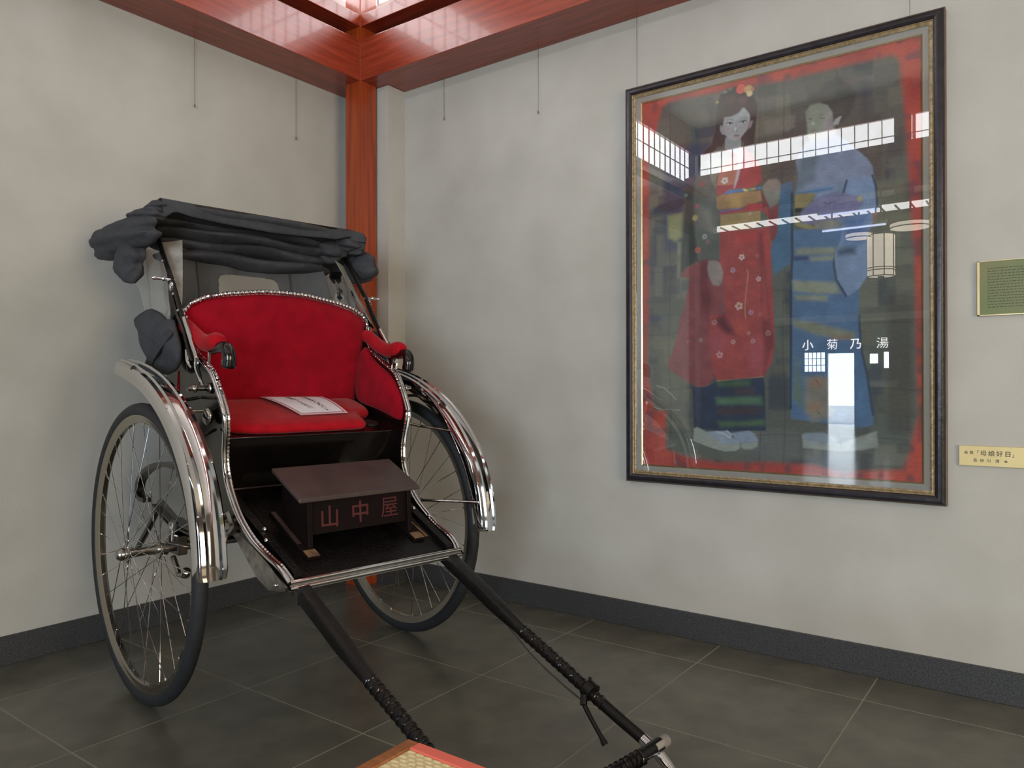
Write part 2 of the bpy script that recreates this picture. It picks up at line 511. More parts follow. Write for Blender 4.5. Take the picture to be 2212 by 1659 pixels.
def lantern(x, y, z, r, h):
    root = empty('pendant_lantern', fy((x, y, z)))
    tag(root, 'tall octagonal paper lantern hanging in the entrance hall', 'lamp')
    n = 8
    pr = [(r * math.cos(2 * PI * (k + .5) / n), r * math.sin(2 * PI * (k + .5) / n)) for k in range(n)]
    G().loft([[(a, b, zz) for a, b in pr] for zz in (0.0, h)]).go('shade', M['lamp_paper'], root)
    g = G()
    for a, b in pr: g.tube([(a, b, -0.01), (a, b, h + .03)], 0.008, 6)
    for zz in (-0.005, 0.09, 0.13, h, h + 0.03):
        g.tube([(a, b, zz) for a, b in pr + pr[:1]], 0.008, 6)
    g.go('frame', M['muntin'], root)
    G().tube([(0, 0, h), (0, 0, TOP - z)], 0.012, 8).go('cord', M['cord'], root)
    G().tube([(0, 0, -0.05), (0, 0, 0.0)], 0.05, 10).go('finial', M['muntin'], root)


lantern(1.28, 10.0, 2.97, 0.21, 0.66)
for k, (x, y, lab) in enumerate(((0.97, 9.9, 'round paper ceiling lamp left of the pendant lantern in the glass'), (1.72, 9.9, 'round paper ceiling lamp right of the pendant lantern in the glass'))):
    root = empty('ceiling_lamp', fy((x, y, 3.60 + .08 * k)))
    tag(root, lab, 'lamp', 'round ceiling lamps in the hall')
    R_ = (0.20, 0.29)[k]
    G().tube([(0, 0, 0), (0, 0, 0.07)], R_, 24).go('shade', M['lamp_paper'], root)
    g = G()
    for zz, rr in ((0.0, R_ + .004), (0.07, R_ + .004)):
        g.tube([(rr * math.cos(2 * PI * j / 24), rr * math.sin(2 * PI * j / 24), zz) for j in range(25)], 0.009, 6)
    g.go('frame', M['muntin'], root)
    G().tube([(0, 0, 0.1), (0, 0, TOP - 3.60 - .08 * k)], 0.015, 8).go('stem', M['muntin'], root)
for x, y, z, lab in ((1.0, 9.0, 3.85, 'bluish tube light on the hall ceiling beside the light panel'), (1.25, 8.2, 3.45, 'bluish tube light hanging beneath the hall ceiling')):
    root = empty('tube_light', fy((x, y, z)))
    tag(root, lab, 'ceiling light')
    G().tube([(-0.42, 0, 0), (0.42, 0, 0)], 0.014, 8).go('tube', M['tube_lamp'], root)
    g = G().box(-0.44, 0.44, -0.03, 0.03, 0.02, 0.06); g.box(-0.3, -0.28, -0.01, 0.01, 0.06, TOP - z); g.box(0.28, 0.3, -0.01, 0.01, 0.06, TOP - z)
    g.go('housing', M['hall_band'], root)

# ================================================================== THE RICKSHAW
PHI = 0.15976
RX, RY = 0.94024, 1.30724
rick = empty('rickshaw', fy((RX, RY, 0)), -PHI)
tag(rick, 'black lacquered two-wheeled rickshaw with red velvet seat and folded hood', 'rickshaw')
AZ = [.50, .54, .65, .85, 1.08, 1.30, 1.50, 1.7]
AW = [.370, .374, .398, .410, .422, .435, .443, .45]


def aw(z): return interp(z, AZ, AW)


WR, WT, WX = 0.5704, 0.0274, 0.6071


def rgo(g, name, m, parent=None, **k):
    return g.go(name, m, parent if parent is not None else rick, f=RL, **k)


# ---- wheels
def build_wheel():
    w = empty('wheel', parent=rick)
    c = (0, 0, WR)
    pr = []
    for j in range(14):
        a = 2 * PI * j / 14
        pr.append((WT * math.cos(a), WT * 0.98 * math.sin(a)))
    rgo(G().ring(c, 'x', WR - WT, pr, 96), 'tyre', M['rubber'], w, smooth=True, auto=60)
    rr = 0.5166
    prof = [(0.012, -0.021), (0.010, -0.018), (-0.012, -0.015), (-0.022, -0.008), (-0.022, 0.008), (-0.012, 0.015), (0.010, 0.018), (0.012, 0.021), (0.0, 0.016), (-0.004, 0), (0.0, -0.016)]
    rgo(G().ring(c, 'x', rr, prof, 96), 'rim', M['rim'], w, smooth=True, auto=50)
    # hub: barrel with two spoke flanges and end cap (outer side is -x here)
    def lathe(prof, n=24):
        return [[(x, r * math.cos(2 * PI * j / n), WR + r * math.sin(2 * PI * j / n)) for j in range(n)] for x, r in prof]
    hub = G().loft(lathe([(-.095, .0), (-.095, .012), (-.088, .02), (-.078, .024), (-.066, .024), (-.062, .036), (-.056, .036), (-.052, .019), (0, .016), (.05, .019), (.054, .038), (.060, .038), (.064, .026), (.09, .026), (.10, .0)]), cap=False)
    rgo(hub, 'hub', M['chrome_soft'], w, smooth=True)
    # spokes, tangentially laced
    n = 36
    for k in range(n):
        side = -1 if k % 2 == 0 else 1
        cross = 1 if (k // 2) % 2 == 0 else -1
        a = 2 * PI * k / n
        ah = a + cross * math.radians(62)
        fx = -0.059 if side < 0 else 0.057
        p0 = (fx + 0.003 * cross, 0.032 * math.cos(ah), WR + 0.032 * math.sin(ah))
        p1 = (side * 0.004, 0.497 * math.cos(a), WR + 0.497 * math.sin(a))
        p2 = (side * 0.004, 0.484 * math.cos(a), WR + 0.484 * math.sin(a))
        g = G().tube([p0, p2], 0.0016, 5); g.tube([p2, p1], 0.0032, 6)
        rgo(g, 'spoke', M['chrome'], w)
    return w


wl = build_wheel(); wl.location = RL((-WX, 0, 0))
wl['label'] = 'near wheel with the hub end facing the viewer'
wr = copy_tree(wl, rick); wr.location = RL((WX, 0, 0)); wr.rotation_euler = (0, 0, PI)
wr['label'] = 'far wheel beside the painting wall'

# ---- axle, brake parts, springs
g = G().tube([(-.53, 0, WR), (-.40, 0, WR), (.40, 0, WR), (.53, 0, WR)], [.017, .02, .02, .017], 12)
rgo(g, 'axle', M['chrome_soft'])
for s in (-1, 1):
    g = G()
    for t in ((-.030, .022), (.030, -.022)):
        g.box(s * .475 - .02, s * .475 + .02, -.05, .05, WR - .028, WR + .05)
    g.tube([(s * .49, -.01, WR + .02), (s * .49, .0, WR + .10)], .02, 10)
    g.tube([(s * .505, .03, WR - .03), (s * .505, .09, WR - .09), (s * .505, .15, WR - .085)], .012, 8)
    g.tube([(s * .505, .15, WR - .085), (s * .505, .17, WR - .06)], .018, 8)
    rgo(g, 'axle_bracket', M['chrome_soft'], bevel=0.004, seg=1)
    # semi elliptic leaf spring
    for q in range(3):
        L = .40 - .11 * q
        pts = [(s * .40, -.03 + L * t, .585 + .018 * q - .0 + (.10) * (t * L / .42) ** 2) for t in np.linspace(-1, 1, 13)]
        g = G().loft([[(p[0] - .022, p[1], p[2]), (p[0] + .022, p[1], p[2]), (p[0] + .022, p[1], p[2] + .009), (p[0] - .022, p[1], p[2] + .009)] for p in pts])
        rgo(g, 'spring_leaf', M['steel_dark'])
    # C scroll at the rear end of the frame iron, with prop
    c = smoothpath([(s * .385, -.15, .86), (s * .385, -.25, .862), (s * .385, -.378, .862), (s * .385, -.50, .845), (s * .385, -.60, .815), (s * .385, -.68, .765), (s * .385, -.70, .715), (s * .385, -.665, .685), (s * .385, -.60, .68)], 5)
    rings = []
    for i, p in enumerate(c):
        t = (c[min(i + 1, len(c) - 1)] - c[max(i - 1, 0)]).normalized(); nrm = Vector((0, -t.z, t.y)) * .010
        rings.append([(p.x - .02, p.y + nrm.y, p.z + nrm.z), (p.x + .02, p.y + nrm.y, p.z + nrm.z), (p.x + .02, p.y - nrm.y, p.z - nrm.z), (p.x - .02, p.y - nrm.y, p.z - nrm.z)])
    rgo(G().loft(rings), 'scroll_spring', M['steel_dark'], smooth=True)
    g = G().tube([(s * .385, -.44, .68), (s * .385, -.575, .56), (s * .385, -.72, .445)], .014, 8)
    g.tube([(s * .385, -.44, .68), (s * .385, -.20, .60), (s * .385, -.02, .575)], .016, 8, ry=.028)
    rgo(g, 'rear_prop', M['steel_dark'])
    g = G().tube([(s * .425, .30, .71), (s * .425, .35, .735), (s * .425, .38, .70)], .010, 8)
    g.box(s * .425 - .015, s * .425 + .015, .345, .39, .682, .706)
    rgo(g, 'spring_shackle', M['chrome_soft'])

# ---- mudguards
FP = smoothpath([(-.17, 1.30), (-.04, 1.29), (.147, 1.245), (.307, 1.168), (.42, 1.088), (.512, .995), (.588, .885), (.637, .76), (.658, .65), (.662, .575)][0:0] or
                [(0, -.20, 1.315), (0, -.04, 1.292), (0, .147, 1.242), (0, .307, 1.166), (0, .42, 1.086), (0, .512, .993), (0, .586, .885), (0, .634, .76), (0, .655, .65), (0, .660, .575)], 5)
SEC = [(-.054, -.046), (-.053, -.026), (-.050, -.010), (-.041, .001), (-.028, .004), (-.022, .011), (-.016, .005), (0, .008), (.016, .005), (.022, .011), (.028, .004), (.041, .001), (.050, -.010), (.053, -.026), (.054, -.046)]
FP = [Vector((0, p.y * .985, WR + (p.z - WR) * .985)) for p in FP]


def mudguard(s):
    rings = []; n = len(FP)
    for i, p in enumerate(FP):
        t = (FP[min(i + 1, n - 1)] - FP[max(i - 1, 0)]).normalized(); nr = Vector((0, -t.z, t.y))
        if nr.z < 0 and nr.y < 0: nr = -nr
        u = i / (n - 1); wsc = 1.0 - .25 * max(0, (.12 - u) / .12) - .12 * max(0, (u - .95) / .05)
        o = [(s * .605 + dx * wsc, p.y + nr.y * dn, p.z + nr.z * dn) for dx, dn in SEC]
        inn = [(s * .605 + dx * wsc * .985, p.y + nr.y * (dn - .0025), p.z + nr.z * (dn - .0025)) for dx, dn in SEC][::-1]
        rings.append(o + inn)
    mg = rgo(G().loft(rings), 'mudguard', M['chrome'], smooth=True, auto=35)
    # stays
    g = G()
    g.tube(smoothpath([(s * .43, .10, 1.16), (s * .50, .12, 1.15), (s * .545, .20, 1.16), (s * .56, .30, 1.13)], 4), .007, 8)
    g.tube([(s * .43, .25, 1.04), (s * .50, .30, 1.02), (s * .56, .46, 1.0)], .006, 8)
    g.tube([(s * .40, .36, .70), (s * .52, .55, .70), (s * .56, .63, .70)], .006, 8)
    rgo(g, 'stay', M['chrome_soft'], mg)
    g = G()
    for k in (17, 27, 34):
        t = (FP[k + 1] - FP[k - 1]).normalized(); q = FP[k] + Vector((0, -t.z, t.y)) * (-.001 if Vector((0, -t.z, t.y)).dot(FP[k] - Vector((0, 0, WR))) > 0 else .001)
        for dx in (-.040, .040): g.ellip((s * .605 + dx, q.y, q.z), (.005, .005, .005), 8, 6)
    rgo(g, 'rivet', M['chrome'], mg, smooth=True)
    g = G().ellip((s * .64, .0, 1.262), (.012, .018, .022), 10, 8)
    rgo(g, 'reflector', M['lacquer'], mg, smooth=True)


mudguard(-1); mudguard(1)

# ---- body: side panels with chrome edge trim
TR = [(.713, .538), (.66, .578), (.57, .610), (.482, .652), (.39, .715), (.325, .795), (.292, .87), (.288, .95), (.305, 1.03), (.312, 1.08), (.300, 1.12), (.262, 1.185),
      (.222, 1.245), (.180, 1.277), (.10, 1.318), (.015, 1.366), (-.025, 1.42), (-.035, 1.49)]
TRS = [(p.y, p.z) for p in smoothpath([(0, a, b) for a, b in TR], 4)]
for s in (-1, 1):
    poly = TRS + [(-.12, 1.50), (-.20, 1.45), (-.235, 1.30), (-.23, 1.0), (-.20, .86), (.0, .80), (.20, .72), (.40, .655), (.56, .585), (.700, .520)]
    g = G().prism(poly, lambda y, z: (s * aw(z), y, z), lambda y, z: (s * (aw(z) - .014), y, z))
    sp = rgo(g, 'side_panel', M['lacquer'])
    g = G().tube([(s * (aw(z) + .002), y + .004, z) for y, z in TRS], .0085, 10)
    beads = [(s * (aw(z) - .014), y + .003, z + .002) for y, z in TRS]
    L = 0; path = []; rad = []
    P = [Vector(p) for p in beads]
    for i in range(len(P) - 1):
        seg = (P[i + 1] - P[i]).length; k = max(1, int(seg / .004))
        for q in range(k):
            path.append(P[i].lerp(P[i + 1], q / k)); rad.append(.0056 + (.0018 if P[i].z > 1.18 else .0003) * math.sin((L + seg * q / k) * 2 * PI / .016))
        L += seg
    g.tube(path, rad, 8)
    rgo(g, 'edge_trim', M['chrome'], sp, smooth=True)
    # grey metal skirt under the side, with the open slot
    sk = [(.20, .735), (.32, .685), (.48, .640), (.60, .598), (.725, .538), (.716, .522), (.60, .507), (.51, .536), (.345, .648), (.25, .688), (.16, .712)]
    G_ = G().prism(sk, lambda y, z: (s * (aw(.6) + .0), y, z - .012), lambda y, z: (s * (aw(.6) + .008), y, z - .012))
    rgo(G_, 'side_skirt', M['chrome_soft'], sp)
    g = G().ellip((s * (aw(.6) + .01), .655, .522), (.006, .007, .007), 8, 6); g.ellip((s * (aw(.6) - .02), .53, .655), (.008, .008, .008), 8, 6)
    rgo(g, 'rivet', M['chrome'], sp, smooth=True)

# back panel, seat box, footboard
def band(zs, yf, thick, halff):
    g = G(); rings = []
    for z in zs:
        h = halff(z); y = yf(z)
        rings.append([(-h, y, z), (h, y, z), (h, y - thick, z), (-h, y - thick, z)])
    return g.loft(rings)


rgo(band([.82, .95, 1.1, 1.25, 1.42, 1.54], lambda z: -.215 + .10 * max(0, z - 1.1), .016, lambda z: aw(z) - .015 if z < 1.5 else .36), 'back_panel', M['lacquer'])
g = band([.765, .85, .93, .999], lambda z: .19 + .062 * (z - .765) / .235, .014, lambda z: aw(z) - .015)
sb = rgo(g, 'seat_box', M['lacquer'])
sw = .3
g = G().hexa([(-.405, -.21, 1.135), (.405, -.21, 1.135), (.405, .256, .998), (-.405, .256, .998), (-.415, -.21, 1.142), (.415, -.21, 1.142), (.415, .258, 1.005), (-.415, .258, 1.005)])
rgo(g, 'seat_board', M['lacquer'], sb, bevel=.004)
g = G().ring((0, 0, 0), 'x', .036, [(0, 0), (.006, 0), (.006, .004), (0, .004)], 28)
g = G()
rr = []
for r_, dz in ((.0, .0035), (.040, .0035), (.040, .0), (.048, .0)):
    pass
ring = [(.318 + .040 * math.cos(a), .158 + .040 * math.sin(a), 1.004 + .292 * (.262 - (.158 + .040 * math.sin(a))) + .002) for a in np.linspace(0, 2 * PI, 28, endpoint=False)]
ring2 = [(x, y, z + .004) for x, y, z in ring]
rgo(G().loft([ring, ring2]), 'cup_hole_disc', mat('cup_hole_shade', '050404', 0.6), sb)  # flat black disc; the hole's shade is put into its colour
g = G().box(-.41, .41, .246, .256, .80, .83)
rgo(G().tube([(-.40, .206, .80), (.40, .206, .80)], .008, 8), 'box_moulding', M['lacquer'], sb)
SL = .45


def floorz(y, h=0.0): return .535 + SL * (.713 - y) + h


g = G().hexa([(-.372, .713, .510), (.372, .713, .510), (.392, .15, floorz(.15, -.025)), (-.392, .15, floorz(.15, -.025)),
              (-.372, .713, .535), (.372, .713, .535), (.392, .15, floorz(.15)), (-.392, .15, floorz(.15))])
fb = rgo(g, 'footboard', M['lacquer_worn'])
g = G().tube([(-.378, .722, .540), (.378, .722, .540)], .0085, 10); g.tube([(-.378, .724, .519), (.378, .724, .519)], .008, 10); g.box(-.378, .378, .713, .723, .508, .545)
rgo(g, 'front_trim', M['chrome'], fb, smooth=True)
g = G()
yy = np.linspace(.24, .60, 9)
lft = [(.292, y, floorz(y, .0035)) for y in yy]; rgt = [(.302 + .005 * math.sin(9 * i), y, floorz(y, .0035)) for i, y in enumerate(yy)]
g.loft([[a, b, (b[0], b[1], b[2] - .004), (a[0], a[1], a[2] - .004)] for a, b in zip(lft, rgt)])
rgo(g, 'worn_edge', M['worn_wood'], fb)
# inner rail beside the footboard (frame iron)
for s in (-1, 1):
    g = G().hexa([(s * .318, .70, floorz(.70)), (s * .352, .70, floorz(.70)), (s * .37, .16, floorz(.16)), (s * .335, .16, floorz(.16)),
                  (s * .318, .70, floorz(.70, .022)), (s * .352, .70, floorz(.70, .022)), (s * .37, .16, floorz(.16, .03)), (s * .335, .16, floorz(.16, .03))])
    rgo(g, 'inner_rail', M['lacquer_worn'], fb)
    rgo(G().ellip((s * .338, .46, floorz(.46, .032)), (.010, .010, .009), 10, 6), 'rivet', M['chrome'], fb, smooth=True)

# ---- upholstery
def topz(x):
    a = abs(x)
    return interp(a, [0, .10, .157, .262, .353, .409, .432, .440, .446], [1.609, 1.607, 1.599, 1.585, 1.563, 1.534, 1.507, 1.480, 1.44])


def backy(z): return -.12 + .09 * (z - 1.13) / .48


nu, nv = 44, 22
vs = []; fs = []
for j in range(nv + 1):
    v = j / nv
    for i in range(nu + 1):
        u = -1 + 2 * i / nu
        uu = math.sin(u * PI / 2) * .4 + u * .6
        x = uu * .438
        tz = topz(x) - .004
        z = 1.10 + (tz - 1.10) * v
        x *= interp(z, [1.1, 1.33, 1.5, 1.62], [.985, .985, 1.0, 1.0])
        puff = (1 - abs(u) ** 7) * (1 - abs(2 * v - 1) ** 6)
        dip = .010 * math.sin(v * 7 + u * 3) * puff
        y = backy(z) + .045 * puff + dip * .6
        vs.append((x, y, z))
n0 = len(vs)
for j in range(nv + 1):
    for i in range(nu + 1):
        x, y, z = vs[j * (nu + 1) + i]; vs.append((x, backy(z) - .018, z))
W = nu + 1
for j in range(nv):
    for i in range(nu):
        a = j * W + i; fs.append((a, a + 1, a + W + 1, a + W)); fs.append((n0 + a, n0 + a + W, n0 + a + W + 1, n0 + a + 1))
for i in range(nu):
    fs.append((i, n0 + i, n0 + i + 1, i + 1)); a = nv * W + i; fs.append((a, a + 1, n0 + a + 1, n0 + a))
for j in range(nv):
    a = j * W; fs.append((a, a + W, n0 + a + W, n0 + a)); a = j * W + nu; fs.append((a, n0 + a, n0 + a + W, a + W))
br = mk('backrest', vs, fs, M['velvet'], rick, smooth=True, f=RL, auto=50)
# crown trim with beading
P = []
for x in np.concatenate([[-.446, -.446, -.443, -.438, -.43, -.42], np.linspace(-.409, .409, 40), [.42, .43, .438, .443, .446, .446]]):
    P.append(Vector((x, 0, topz(x))))
P[0].z = 1.44; P[1].z = 1.475; P[-1].z = 1.44; P[-2].z = 1.475
for p in P: p.y = backy(p.z) + .012; p.z += .006
path = []; rad = []; L = 0
for i in range(len(P) - 1):
    seg = (P[i + 1] - P[i]).length; k = max(1, int(seg / .0045))
    for q in range(k):
        path.append(P[i].lerp(P[i + 1], q / k)); rad.append(.0085 + .0026 * math.sin((L + seg * q / k) * 2 * PI / .0185))
    L += seg
g = G().tube(path, rad, 8)
g.tube([p + Vector((0, -.010, .004)) for p in P], .006, 8)
rgo(g, 'crown_trim', M['chrome'], br, smooth=True)

# seat cushion (scooped round the cup hole at the right front)
out = [(-.395, .250), (.235, .246), (.262, .215), (.272, .150), (.300, .105), (.365, .085), (.392, .02), (.395, -.13), (-.395, -.13)]
cz = lambda y: 1.010 + .292 * (.262 - y)
cen = Vector((-.01, .05))
def inset(k, dz):
    r = []
    for i, (x, y) in enumerate(out):
        X = cen.x + (x - cen.x) * k[0]; Y = cen.y + (y - cen.y) * k[1]
        r.append((X, Y, cz(Y) + dz))
    return r
# resample outline for roundness
def dens(o, n=5):
    r = []
    for i in range(len(o)):
        a, b = Vector(o[i]), Vector(o[(i + 1) % len(o)])
        for k in range(n): r.append(tuple(a.lerp(b, k / n)))
    for _ in range(2):
        r = [tuple((Vector(r[i - 1]) + Vector(r[i]) * 2 + Vector(r[(i + 1) % len(r)])) / 4) for i in range(len(r))]
    return r
out = dens(out)
rings = [inset(k, d) for k, d in (((.97, .95), -.004), ((1, 1), .008), ((1, 1), .018), ((.98, .96), .028), ((.93, .88), .034), ((.6, .6), .037), ((.2, .2), .038))]
sc = rgo(G().loft(rings), 'seat_cushion', M['velvet_arm'], smooth=True, auto=70)

# side cushions
for s in (-1, 1):
    o2 = dens([(-.085, 1.13), (.10, 1.098), (.215, 1.068), (.286, 1.045), (.296, 1.10), (.272, 1.16), (.212, 1.232), (.172, 1.262), (.09, 1.302), (.02, 1.345), (-.02, 1.40), (-.085, 1.35)], 4)
    c2 = Vector((.08, 1.19))
    rings = []
    for k, d in ((1.0, .014), (1.0, .024), (.96, .034), (.85, .042), (.5, .046), (.1, .047)):
        rings.append([(s * (aw(c2.y + (z - c2.y) * k) - d), c2.x + (y - c2.x) * k, c2.y + (z - c2.y) * k) for y, z in o2])
    rgo(G().loft(rings), 'side_cushion', M['velvet'], smooth=True, auto=70)
    # armrest with scroll and chrome post
    pth = smoothpath([(s * .428, -.055, 1.452), (s * .432, -.02, 1.442), (s * .430, .04, 1.412), (s * .426, .10, 1.385), (s * .424, .17, 1.368), (s * .422, .235, 1.372), (s * .420, .272, 1.368)], 4)
    rad = [interp(i / (len(pth) - 1), [0, .1, .5, .85, 1], [.020, .030, .031, .036, .024]) for i in range(len(pth))]
    ar = rgo(G().tube(pth, rad, 16), 'armrest', M['velvet_arm'], smooth=True, auto=70)
    pth = smoothpath([(s * .421, .20, 1.342), (s * .420, .28, 1.350), (s * .415, .318, 1.340), (s * .412, .328, 1.310), (s * .412, .322, 1.280), (s * .412, .320, 1.272)], 5)
    rad = [interp(i / (len(pth) - 1), [0, .3, .8, 1], [.018, .024, .027, .020]) for i in range(len(pth))]
    rgo(G().tube(pth, rad, 16, ry=[r * 1.0 for r in rad]), 'arm_scroll', M['lacquer'], ar, smooth=True)
    g = G().tube([(s * .427, .187, 1.35), (s * .425, .176, 1.272)], .0055, 8); g.tube([(s * .43, .0, 1.42), (s * .43, .0, 1.37)], .005, 8)
    rgo(g, 'arm_post', M['chrome'], ar, smooth=True)

# ---- shafts
def shaft(s):
    ctl = [(-.10, .845), (.30, .700), (.713, .503), (.88, .424), (1.09, .325), (1.30, .238), (1.50, .152), (1.66, .090)]
    xs_ = [.33] * 8
    pts = smoothpath([(s * x, y, z) for (y, z), x in zip(ctl, xs_)], 14)
    rad = []
    for p in pts:
        if p.y < .86: rad.append(.026)
        else: rad.append(interp(p.y, [.86, 1.0, 1.66], [.026, .023, .019]))
    g = G(); rings = []
    for i, p in enumerate(pts):
        t = (pts[min(i + 1, len(pts) - 1)] - pts[max(i - 1, 0)]).normalized(); u = Vector((1, 0, 0)); w = t.cross(u)
        r = interp(p.y, [.0, .70, 1.0, 1.1, 1.66], [.026, .026, .0245, .022, .0185]); ex = interp(p.y, [.98, 1.12], [.30, 1.0])
        ring = []
        for j in range(20):
            a_ = 2 * PI * j / 20; c_, s_ = math.cos(a_), math.sin(a_)
            ring.append(p + u * (r * math.copysign(abs(c_) ** ex, c_)) + w * (r * math.copysign(abs(s_) ** ex, s_)))
        rings.append(ring)
    g.loft(rings)
    sh = rgo(g, 'shaft', M['lacquer_worn'], smooth=True, auto=40)
    # wound cord grip: ribs round the middle of the pole
    def at(y):
        for i in range(len(pts) - 1):
            if pts[i].y <= y <= pts[i + 1].y:
                return pts[i].lerp(pts[i + 1], (y - pts[i].y) / (pts[i + 1].y - pts[i].y))
        return pts[-1]
    y0, y1, pitch = 1.12, (1.60 if s < 0 else 1.50), .026
    g = G()
    for sg in (-1, 1):
        path = []; N = int((y1 - y0) / pitch * 12)
        for k in range(N + 1):
            y = y0 + (y1 - y0) * k / N; c = at(y); a = sg * 2 * PI * (y - y0) / pitch
            r = interp(y, [.0, .70, 1.0, 1.1, 1.66], [.026, .026, .0245, .022, .0185]) + .0006
            T = (at(min(y + .01, 1.65)) - at(y - .01)).normalized(); u = Vector((1, 0, 0)); w = T.cross(u)
            path.append(c + u * r * math.cos(a) + w * r * math.sin(a))
        g.tube(path, .0022, 5)
    rgo(g, 'grip_winding', M['lacquer'], sh, smooth=True, auto=70)
    tip = smoothpath([(s * .33, 1.655, .092), (s * .33, 1.70, .072), (s * .33, 1.735, .050), (s * .325, 1.765, .032), (s * .31, 1.785, .024)], 4)
    rgo(G().tube(tip, [.0195] * 6 + [interp(i, [0, 10], [.019, .013]) for i in range(len(tip) - 6)], 14), 'shaft_tip', M['chrome'], sh, smooth=True, auto=60)
    return sh


shl = shaft(-1); shr = shaft(1)
g = G().tube([(-.34, 1.712, .092), (-.1, 1.716, .088), (.16, 1.716, .088), (.34, 1.712, .092)], .021, 12)
cb = rgo(g, 'crossbar', M['lacquer_worn'], smooth=True)
g = G()
path = [(.0 + x, 1.716 + .022 * math.cos(x * 260), .088 + .022 * math.sin(x * 260)) for x in np.linspace(-.22, .24, 260)]
rgo(g.tube(path, .0035, 5), 'grip_winding', M['lacquer'], cb, smooth=True, auto=70)
rgo(G().tube([(.30, 1.715, .092), (.372, 1.713, .094)], .019, 12), 'end_cap', M['strap'], cb, smooth=True)
# brake lever with clamp and cable on the far shaft
g = G().tube([(.33, 1.425, .190), (.33, 1.455, .177)], .031, 14); g.tube([(.30, 1.44, .175), (.285, 1.45, .15)], .012, 8)
g.tube([(.33, 1.435, .205), (.345, 1.43, .218)], .006, 8)
bl_ = rgo(g, 'brake_lever', M['lacquer_worn'], smooth=True)
rgo(G().tube(smoothpath([(.295, 1.442, .150), (.293, 1.475, .112), (.293, 1.512, .072), (.293, 1.535, .045)], 5), [.008] * 4 + [.0075] * 7 + [.008, .009, .011, .011, .010], 10), 'lever_arm', M['lacquer_worn'], bl_, smooth=True)
rgo(G().tube(smoothpath([(.29, 1.44, .160), (.305, 1.33, .185), (.312, 1.20, .235), (.318, 1.08, .300), (.325, .95, .37), (.32, .80, .45)], 6), .0028, 6), 'brake_cable', M['steel_dark'], bl_, smooth=True)
rgo(G().tube(smoothpath([(-.315, 1.50, .130), (-.312, 1.36, .185), (-.315, 1.2, .25), (-.32, 1.05, .318)], 6), .0025, 6), 'cable', M['steel_dark'], shl, smooth=True)
g = G().box(-.357, -.303, .712, .735, .462, .505)
rgo(g, 'worn_shaft_plate', M['chrome_soft'], shl)

